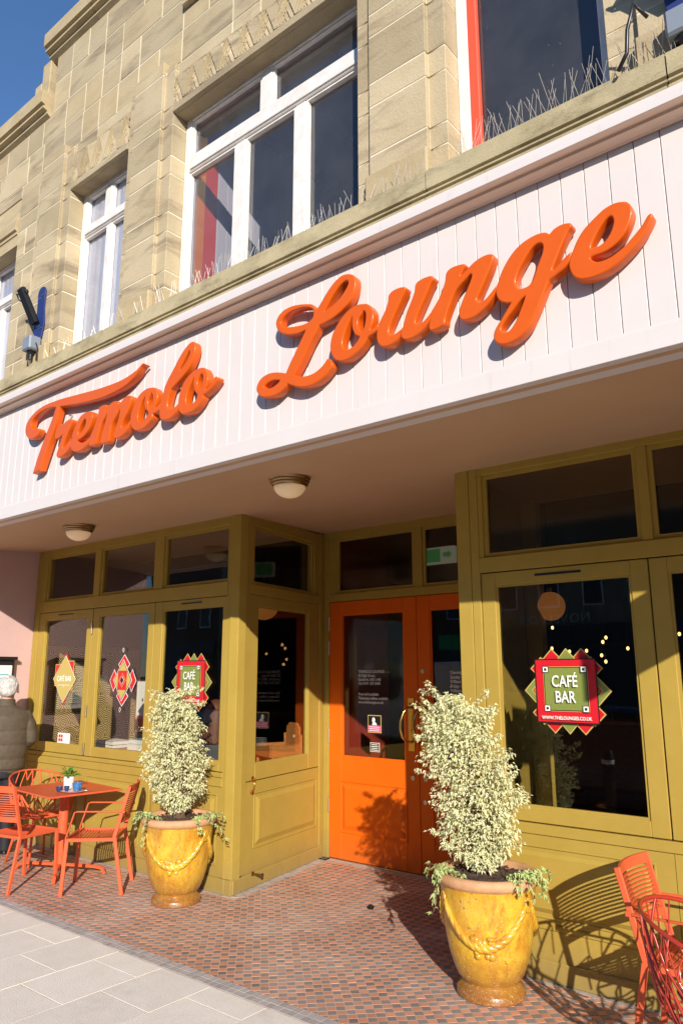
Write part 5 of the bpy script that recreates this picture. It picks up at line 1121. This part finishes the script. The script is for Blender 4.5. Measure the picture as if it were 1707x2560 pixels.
B().tube([(-.05, 0, .002), (.05, 0, .004)], [.003, .002], 6).obj('handle', 'steel', v, smooth=True); B().ball((-.06, 0, .002), .012, 10, 6, (1.3, .8, .25)).obj('bowl', 'steel', v, smooth=True)
# black scrap on the tiles
v = B(); v.ball((0, 0, .012), .022, 9, 7, (1.2, .9, .55)); q = random.Random(5)
for w_ in v.bm.verts: w_.co += Vector((q.uniform(-.008, .008), q.uniform(-.008, .008), q.uniform(-.003, .006))); w_.co.z = max(.0005, w_.co.z)
v = v.obj('litter_scrap', 'black_metal'); v.location = (-3.19, 4.225, 0); tag(v, 'crumpled black scrap on the tiles in front of the doors', 'litter')

# ================================================================ people
def remesh(b, name, m_, parent, vox=.009, sm=6):
    o = b.obj(name, m_, None, smooth=True)
    md = o.modifiers.new('r', 'REMESH'); md.mode = 'VOXEL'; md.voxel_size = vox; md.use_smooth_shade = True
    if sm: s_ = o.modifiers.new('s', 'SMOOTH'); s_.iterations = sm; s_.factor = .5
    o = bake(o); o.parent = parent
    for p in o.data.polygons: p.use_smooth = True
    return o
def limb(b, pts, rs, n=14): b.tube([Vector(p) for p in pts], rs, n)
man = empty('person', (-6.60, 3.42, 0), math.radians(66), label='white haired person in a dark olive quilted jacket facing the pink wall at far left', cat='person')
b = B()
b.loft([((0, .0, .70), .13, .10, 0), ((0, 0, .85), .125, .095, 0), ((0, 0, 1.05), .145, .10, 0), ((0, 0, 1.16), .15, .095, 0), ((0, .0, 1.205), .09, .07, 0)])
b.loft([((0, .0, 1.18), .052, .052, 0), ((0, .012, 1.24), .046, .050, 0), ((0, .02, 1.29), .048, .055, 0)])
b.ball((0, .025, 1.375), .086, 20, 14, (.88, 1.04, 1.10)); b.ball((0, .045, 1.325), .062, 16, 10, (.9, .95, .9))
b.ball((0, .115, 1.365), .013, 8, 6, (.8, 1, 1.5)); b.ball((0, .105, 1.33), .016, 8, 6, (1.4, .6, .5))
for s in (-1, 1):
    b.ball((s*.088, .012, 1.352), .021, 10, 8, (.45, .8, 1.25)); b.ball((s*.028, .102, 1.385), .012, 8, 6)
    limb(b, [(s*.155, 0, 1.15), (s*.205, -.02, .95), (s*.17, .15, .93), (s*.11, .22, .97)], [.045, .036, .030, .024])
    b.ball((s*.09, .245, .98), .028, 10, 8, (1, 1.1, .55))
    for k in range(4): limb(b, [(s*(.075+.012*k), .26, .985), (s*(.070+.012*k), .292, .99-.003*k), (s*(.068+.012*k), .305, .975)], [.0085, .0075, .006], 8)
    limb(b, [(s*.07, .24, .99), (s*.045, .262, 1.0)], [.009, .007], 8)
    limb(b, [(s*.075, 0, .74), (s*.08, .005, .40), (s*.085, -.01, .07)], [.075, .052, .035]); b.loft([((s*.087, .035, .0), .036, .085, 0), ((s*.087, .03, .035), .034, .075, 0), ((s*.087, .0, .07), .03, .04, 0)])
remesh(b, 'body', 'skin', man, .0075, 3)
b = B(); secs = []
for i in range(44):
    z = .66+(1.225-.66)*i/43; t = (z-.66)/.565
    rx = .186+.026*math.sin(min(1, t*1.15)*math.pi*.5)
    if t > .84: rx -= ((t-.84)/.16)**1.7*.125
    ry = .125+.010*math.sin(t*3); 
    if t > .84: ry -= (t-.84)*.34
    seam = abs(math.sin(math.pi*(z-.66)/.118)); pf = -.006+.008*seam**.5 if t < .74 else .002
    if t < .05: pf = -.012
    secs.append(((0, .0, z), max(.06, rx+pf), max(.062, ry+pf), 0))
b.loft(secs, 40)
b.loft([((0, .0, 1.19), .088, .078, 0), ((0, .004, 1.23), .078, .070, 0), ((0, .008, 1.275), .072, .066, 0), ((0, .009, 1.283), .066, .060, 0)], 28)
for s in (-1, 1):
    pts, rs = [], []
    key = [(Vector((s*.145, 0, 1.165)), .062), (Vector((s*.197, -.01, 1.06)), .062), (Vector((s*.222, -.015, .93)), .056), (Vector((s*.20, .06, .90)), .052), (Vector((s*.16, .15, .925)), .046), (Vector((s*.12, .205, .955)), .040)]
    for (p0, r0), (p1, r1) in zip(key, key[1:]):
        for k in range(6): pts.append(p0.lerp(p1, k/6)); rs.append(r0+(r1-r0)*k/6)
    acc = 0
    for i in range(len(pts)):
        if i: acc += (pts[i]-pts[i-1]).length
        rs[i] += -.005+.006*abs(math.sin(math.pi*acc/.085))**.5
    limb(b, pts, rs, 18)
jk = remesh(b, 'jacket', 'jacket', man, .0065, 2)
b = B()
for s in (-1, 1): limb(b, [(s*.070, 0, .80), (s*.078, 0, .60), (s*.082, .008, .36), (s*.086, -.008, .08), (s*.087, -.006, .025)], [.105, .090, .072, .056, .058], 20)
b.loft([((0, 0, .62), .155, .115, 0), ((0, 0, .80), .165, .115, 0)], 24); remesh(b, 'trousers', 'trousers', man, .009, 3)
b = B(); q = random.Random(8)
b.ball((0, .012, 1.392), .092, 22, 16, (.93, 1.02, 1.0)); b.ball((0, -.030, 1.362), .066, 16, 12, (1.02, .85, .95))
for v_ in list(b.bm.verts):
    if v_.co.y > .075: v_.co.y = .075
    if v_.co.y > .02 and v_.co.z < 1.39: v_.co.y = .02
for i in range(90):
    a = q.uniform(0, 6.28); zz_ = q.uniform(-.5, 1); rr_ = math.sqrt(max(0, 1-zz_*zz_)); p = Vector((.080*rr_*math.cos(a), .010+.088*rr_*math.sin(a), 1.388+.088*zz_))
    if p.y > .05: continue
    b.ball(p, q.uniform(.010, .015), 7, 5, (1, 1, 1.4))
remesh(b, 'hair', 'hair_white', man, .005, 4)
for s in (-1, 1): B().loft([((s*.087, .038, .0), .042, .095, 0), ((s*.087, .036, .03), .041, .09, 0), ((s*.087, .005, .065), .036, .05, 0), ((s*.087, .0, .09), .034, .04, 0)], 20).obj('shoe', 'black_metal', man, smooth='auto')
# seated guest behind the third window
wo = empty('person', (-4.88, 4.34, .08), math.radians(30), label='seated person with long brown hair and grey top behind the left shrub', cat='person')
b = B(); b.loft([((0, 0, .40), .15, .11, 0), ((0, .01, .60), .115, .085, 0), ((0, 0, .82), .15, .09, 0), ((0, 0, .90), .14, .075, 0), ((0, 0, .94), .06, .05, 0)], 24)
b.loft([((0, 0, .92), .042, .042, 0), ((0, .01, 1.02), .04, .045, 0)]); b.ball((0, .02, 1.10), .082, 18, 12, (.88, 1, 1.12)); b.ball((0, .10, 1.09), .012, 8, 6)
for s in (-1, 1):
    limb(b, [(s*.14, 0, .86), (s*.17, .02, .64), (s*.12, .22, .62)], [.042, .034, .026]); b.ball((s*.11, .25, .62), .024, 8, 6)
    for k in range(4): limb(b, [(s*(.098+.009*k), .262, .62), (s*(.096+.009*k), .29, .615)], [.007, .006], 6)
    limb(b, [(s*.075, .02, .42), (s*.085, .32, .42), (s*.085, .34, .02)], [.07, .055, .035]); b.loft([((s*.085, .37, -.08), .03, .08, 0), ((s*.085, .36, .0), .028, .06, 0)])
remesh(b, 'body', 'skin', wo, .009, 3)
b = B(); b.loft([((0, 0, .40), .16, .12, 0), ((0, .01, .60), .127, .097, 0), ((0, 0, .82), .162, .102, 0), ((0, 0, .905), .15, .087, 0), ((0, 0, .945), .07, .06, 0)], 24)
for s in (-1, 1): limb(b, [(s*.14, 0, .865), (s*.172, .02, .64), (s*.13, .19, .625)], [.055, .045, .036])
remesh(b, 'top', 'grey_cloth', wo, .009, 3)
b = B(); b.ball((0, .008, 1.115), .094, 18, 12, (.93, .98, 1.05)); 
for i in range(15):
    a = math.pi+math.pi*i/14; p = Vector((.07*math.cos(a), .0+.065*math.sin(a), 1.12)); b.tube([p, p*1.05+Vector((0, -.01, -.12))+Vector((-p.x*.05, -p.y*.05, 0)), Vector((p.x*1.15, p.y*1.2-.02, .86+.01*math.sin(i*2)))], [.03, .030, .022], 8)
for v_ in b.bm.verts:
    if v_.co.y > .06: v_.co.y = .06
remesh(b, 'hair', 'hair_brown', wo, .008, 2)
b = B(); limb(b, [(-.075, -.02, .44), (-.085, .30, .43), (-.085, .345, -.04)], [.085, .066, .045]); limb(b, [(.075, -.02, .44), (.085, .30, .43), (.085, .345, -.04)], [.085, .066, .045]); b.ball((0, -.02, .44), .14, 16, 10, (1.1, .8, .6))
remesh(b, 'trousers', 'trousers', wo, .010, 3)
def wood_chair(x, y, rz, lab, m_='wood_dark', pad='tan_cloth'):
    r = empty('wooden_chair', (x, y, 0), rz, label=lab, cat='chair')
    for sx in (-1, 1):
        for sy in (-1, 1): B().box(sx*.17-.014, sx*.17+.014, sy*.17-.014, sy*.17+.014, 0, .355 if sy > 0 else .80, .003).obj('leg', m_, r)
    B().box(-.185, .185, -.185, .185, .356, .38, .006).obj('seat', m_, r)
    B().box(-.155, .155, -.182, -.158, .56, .78, .006).obj('backrest', pad, r); B().box(-.155, .155, -.180, -.160, .49, .53, .003).obj('back_rail', m_, r)
    return r
wood_chair(-4.86, 4.32, math.radians(30), 'dark wooden chair with tan padded back behind the third window')
# table with papers behind the second window
tb = empty('cafe_table', (-6.0, 4.42, 0), label='dark wooden table with books and papers behind the second window', cat='table')
B().box(-.55, .42, -.28, .28, .80, .83, .004).obj('table_top', 'wood', tb); B().box(-.50, .38, -.24, .24, .70, .798).obj('apron', 'wood', tb)
for sx, sy in ((-.5, -.22), (.37, -.22), (-.5, .22), (.37, .22)): B().box(sx-.025, sx+.025, sy-.025, sy+.025, 0, .80, .003).obj('leg', 'wood', tb)
B().box(-.50, .38, -.22, .22, .45, .47, .003).obj('shelf', 'wood_dark', tb)
def book(x, y, z, w_, d_, h, m_, rz, lab):
    v = empty('book', (x, y, z), rz, label=lab, cat='book', group='books and papers on the window table')
    B().box(-w_/2, w_/2, -d_/2, d_/2, .002, h-.002).obj('pages', 'paper_white', v); B().box(-w_/2-.003, w_/2, -d_/2-.003, d_/2+.003, h-.002, h, ).obj('cover', m_, v); B().box(-w_/2-.003, w_/2, -d_/2-.003, d_/2+.003, 0, .002).obj('cover', m_, v)
book(-6.28, 4.34, .831, .34, .24, .03, 'trousers', .05, 'dark covered book at the left of the window table')
book(-6.27, 4.33, .862, .32, .22, .028, 'paper_white', -.08, 'white book on top of the dark covered book')
book(-5.80, 4.36, .831, .30, .22, .05, 'paper_white', .02, 'thick white book at the right of the window table')
book(-5.81, 4.36, .882, .27, .20, .04, 'paper_blue', -.04, 'pale blue book on top of the thick white one')
for x, z, w_, h, m_, l in ((-6.28, 1.18, .30, .52, 'print_white', 'tall white framed poster on the patterned wall'), (-6.78, 1.42, .2, .3, 'sticker_red', 'red framed print on the patterned wall')):
    v = empty('wall_poster', (x-.1, 4.745, z), label=l, cat='poster'); B().box(-w_/2, w_/2, -.012, 0, -h/2, h/2, .002).obj('frame', 'wood_dark', v); B().box(-w_/2+.015, w_/2-.015, -.014, -.0125, -h/2+.015, h/2-.015).obj('sheet', m_, v)
    B().box(-w_/2+.03, w_/2-.06, -.0155, -.0145, -h/2+.04, -h/2+.17).obj('poster_block', 'orange_board', v)
# high chair in the lobby window
hc = empty('high_chair', (-4.72, 4.95, 0), math.radians(-20), label='orange wooden high chair inside the narrow window left of the doors', cat='high chair')
for sx in (-1, 1):
    for sy in (-1, 1): B().tube([(sx*.20, sy*.20, 0), (sx*.15, sy*.13, .98 if sy > 0 else .80)], .016, 8, flat=.7).obj('leg', 'wood', hc)
    B().box(sx*.15-.008, sx*.15+.008, -.15, .13, .80, .90, .004).obj('side_panel', 'wood', hc)
B().box(-.145, .145, -.13, .13, .62, .64, .004).obj('seat', 'wood', hc); B().prism([(-.14, .80), (.14, .80), (.12, 1.04), (.07, 1.075), (-.07, 1.075), (-.12, 1.04)], .125, .145, 'y', .004).obj('backrest', 'wood', hc)
B().box(-.15, .15, -.165, -.15, .80, .90, .004).obj('front_rail', 'wood', hc); B().box(-.18, .18, -.17, -.155, .70, .74, .004).obj('front_rail', 'wood', hc); B().box(-.17, .17, .145, .16, .66, .72, .004).obj('rear_rail', 'wood', hc)
B(T(.03, .1245, .96) @ Matrix.Rotation(math.pi/2, 4, 'X')).lathe([(.001, 0), (.014, 0), (.014, .003), (.001, .003)], 14).obj('badge', 'sticker_white', hc)
# pendant globes and bulbs
def globe(x, y, z, r0, lab):
    v = empty('pendant_lamp', (x, y, z), label=lab, cat='lamp', group='amber globe pendants inside the cafe'); B().ball((0, 0, 0), r0, 24, 16).obj('globe', 'amber_shade', v, smooth=True); B().tube([(0, 0, r0), (0, 0, 2.98-z)], .004, 6).obj('cord', 'black_metal', v); B().lathe([(.001, r0-.01), (.03, r0-.012), (.02, r0+.03), (.001, r0+.03)], 12).obj('cap', 'brass', v)
globe(-6.0, 6.0, 2.26, .17, 'amber globe pendant seen through the narrow side window'); globe(-5.05, 6.4, 2.24, .19, 'amber globe pendant seen through the left door'); globe(-2.26, 5.2, 1.98, .105, 'amber globe pendant seen through the large right window')
BX = [-3.47, -2.88, -2.917, -2.14, -3.743, -4.06, -2.94, -2.66, -3.49, -3.29, -3.1, -2.9]; ORD = ['first', 'second', 'third', 'fourth', 'fifth', 'sixth', 'seventh', 'eighth', 'ninth', 'tenth', 'eleventh', 'twelfth']
for i, (x, z) in enumerate(((-3.47, 2.0), (-2.88, 1.873), (-2.917, 1.828), (-2.14, 1.886), (-3.743, 1.714), (-4.06, 1.684), (-2.94, 1.688), (-2.66, 1.755), (-3.49, 1.772), (-3.29, 1.735), (-3.1, 1.739), (-2.9, 1.623))):
    v = empty('light_bulb', (x, 8, z), label='tiny warm bulb deep inside the cafe, '+ORD[sorted(BX).index(x)]+' from the left through the right window', cat='bulb', group='tiny warm bulbs deep inside the cafe'); B().ball((0, 0, 0), .015, 10, 8, (1, 1, 1.3)).obj('bulb', 'bulb', v, smooth=True); B().tube([(0, 0, .03), (0, 0, 2.98-z)], .003, 5).obj('cord', 'black_metal', v)
br = empty('bar_counter', (-3.2, 9.2, 0), label='dark bar counter at the back of the cafe', cat='counter'); B().box(-1.6, 1.6, -.25, .25, 0, .92, .01).obj('front', 'wood_dark', br); B().box(-1.65, 1.65, -.3, .3, .92, .96, .005).obj('top', 'wood', br)
for k in range(9): B().lathe([(.001, 0), (.03, 0), (.03, .14), (.011, .18), (.011, .24), (.001, .24)], 10, (-1.3+k*.3, 0, .961)).obj('bottle', 'amber_shade' if k % 3 == 0 else 'black_metal', br, smooth='auto')
ex = empty('exit_sign', (-3.52, 5.75, 2.545), label='green and white emergency exit box above the right door', cat='exit sign')
B().box(-.16, .16, -.03, .03, -.075, .075, .005).obj('box', 'exit_white', ex); B().box(-.15, .02, -.0325, -.0305, -.06, .06).obj('green_field', 'exit_green', ex)
B().prism([(.05, -.02), (.10, -.02), (.10, -.04), (.14, 0), (.10, .04), (.10, .02), (.05, .02)], -.0325, -.0305, 'y').obj('arrow', 'exit_green', ex)

# ================================================================ across the street (seen in the glass)
def far_house(x0, x1, h, m_, lab, shop, name_=None, seed=0):
    y1 = -14.5; r = empty('far_building', ((x0+x1)/2, y1, 0), label=lab, cat='building', group='low shops across the street'); w_ = x1-x0
    B().box(-w_/2, w_/2, -7, 0, 0, h).obj('wall', m_, r); B().prism([(-7.1, h), (.15, h), (-3.5, h+1.4)], -w_/2, w_/2, 'x').obj('roof', 'slate', r)
    B().box(-w_/2+.15, w_/2-.15, .01, .08, 2.35, 2.95).obj('shop_board', shop, r); B().box(-w_/2+.3, w_/2-.3, .012, .05, .45, 2.3).obj('shop_glass', 'far_shop', r)
    n = max(2, int(w_/1.3))
    for i in range(n):
        x = -w_/2+w_*(i+.5)/n; f = B().box(x-.33, x+.33, .01, .05, 3.5, 4.7).obj('window', 'sign_white', r); B().box(x-.28, x+.28, .051, .056, 3.55, 4.65).obj('pane', 'far_shop', f)
    return r
xs_ = [-30, -25, -20.5, -15.5, -11.8, -6.2, -2.5, 2.5, 7, 12, 17]
cols = ['far_brick', 'far_stone', 'far_brick', 'far_brick', 'far_stone', 'far_brick', 'far_stone', 'far_brick', 'far_brick', 'far_stone']
shops = ['far_shop', 'slate', 'red_wall', 'ad_green', 'far_shop', 'navy', 'far_shop', 'red_wall', 'slate', 'far_shop']
desc = ['brick shop at the far left end across the street', 'stone shop second from the left across the street', 'brick shop with dark red board across the street', 'brick shop with green board across the street', 'stone shop with white lettering reading NOVELLOS across the street', 'brick shop with navy board across the street', 'narrow stone shop opposite the cafe', 'brick shop with red board right of the narrow stone shop', 'brick shop with slate grey board across the street', 'stone shop at the far right end across the street']
for i in range(10): far_house(xs_[i], xs_[i+1]-.02, 7.3+.2*(i % 3), cols[i], desc[i], shops[i])
Ms = Matrix(((-1, 0, 0, -9.55), (0, -1, 0, -14.41), (0, 0, 1, 3.02), (0, 0, 0, 1)))
sg = empty('shop_sign', label='white lettering reading NOVELLOS on the shop across the street', cat='sign')
text('NOVELLO\'S', .38, 'sign_lettering', 'sign_white', sg, Ms, 1, 'CENTER', ext=.01, space=1.2)
def car(x, y, rz, m_, lab, van=False):
    r = empty('parked_van' if van else 'parked_car', (x, y, -.106), rz, label=lab, cat='van' if van else 'car')
    if van: prof = [(-2.0, .30), (-2.0, 1.72), (-1.95, 1.80), (1.05, 1.80), (1.55, 1.15), (2.05, .95), (2.12, .55), (2.1, .30)]
    else: prof = [(-1.75, .28), (-1.8, .75), (-1.65, .88), (-1.2, .92), (-.75, 1.2), (.3, 1.22), (.85, .88), (1.6, .76), (1.78, .55), (1.76, .28)]
    hw = .78 if van else .70
    B().prism(prof, -hw, hw, 'y', .05).obj('body', m_, r, smooth='auto')
    for s in (-1, 1):
        if van: B().prism([(.35, 1.2), (.35, 1.62), (.95, 1.62), (1.30, 1.2)], s*hw+(-.002 if s > 0 else -.006), s*hw+(.006 if s > 0 else .002), 'y').obj('side_window', 'far_shop', r)
        else: B().prism([(-1.0, .92), (-.68, 1.14), (.26, 1.16), (.65, .92)], s*hw+(-.002 if s > 0 else -.006), s*hw+(.006 if s > 0 else .002), 'y').obj('side_window', 'far_shop', r)
        for wx in ((-1.25, 1.35) if van else (-1.1, 1.1)):
            Mw = T(wx, s*(hw-.06), .29) @ Matrix.Rotation(math.pi/2, 4, 'X')
            wh = B(Mw).lathe([(.16, -.09), (.27, -.09), (.29, -.06), (.29, .06), (.27, .09), (.16, .09)], 24, cap=True).obj('wheel', 'tyre', r, smooth='auto'); B(Mw).lathe([(.001, -.095), (.15, -.095), (.15, .095), (.001, .095)], 20).obj('rim', 'steel', wh, smooth='auto')
        xe = 2.10 if van else 1.76; B().box(xe-.06, xe+.02, s*.55-.14, s*.55+.14, .58, .72, .02).obj('headlight', 'sign_white', r); xr = -2.0 if van else -1.79; B().box(xr-.02, xr+.03, s*.62-.08, s*.62+.08, .62, .95, .01).obj('tail_light', 'lamp_red', r)
    B().prism([(1.09, 1.76), (1.53, 1.17), (1.545, 1.18), (1.105, 1.77)] if van else [(.32, 1.2), (.82, .90), (.835, .91), (.335, 1.21)], -hw+.1, hw-.1, 'y').obj('windscreen', 'far_shop', r)
    return r
car(-7.6, -1.8, math.pi, 'car_white', 'white van parked at the near kerb, seen mirrored in the windows', True)
car(-3.2, -1.8, math.pi, 'car_dark', 'dark car parked at the near kerb, seen mirrored in the door glass')
def bollard(x, y, lab):
    r = empty('bollard', (x, y, 0), label=lab, cat='bollard', group='black bollards along the kerb')
    B().lathe([(.001, 0), (.085, 0), (.085, .05), (.062, .07), (.058, .55), (.07, .565), (.07, .59), (.058, .60), (.062, .68), (.05, .73), (.001, .745)], 24).obj('post', 'black_metal', r, smooth='auto'); B().lathe([(.059, .60), (.0645, .605), (.0645, .64), (.061, .645)], 24, cap=False).obj('band', 'sign_white', r, smooth='auto')
bollard(-2.9, -.08, 'black bollard at the kerb opposite the doors'); bollard(-6.4, -.08, 'black bollard at the kerb left of the doors'); bollard(1.5, -.08, 'black bollard at the kerb right of the cafe')

# ================================================================ enlarge the drawing units to metres
cam.location = cam.matrix_world.translation.copy()
done = set()
for o in list(scene.objects):
    if o in (cam, sun): continue
    if o.type == 'MESH' and o.data.name not in done:
        done.add(o.data.name); o.data.transform(Matrix.Scale(SC, 4)); o.data.update()
    o.location = o.location*SC
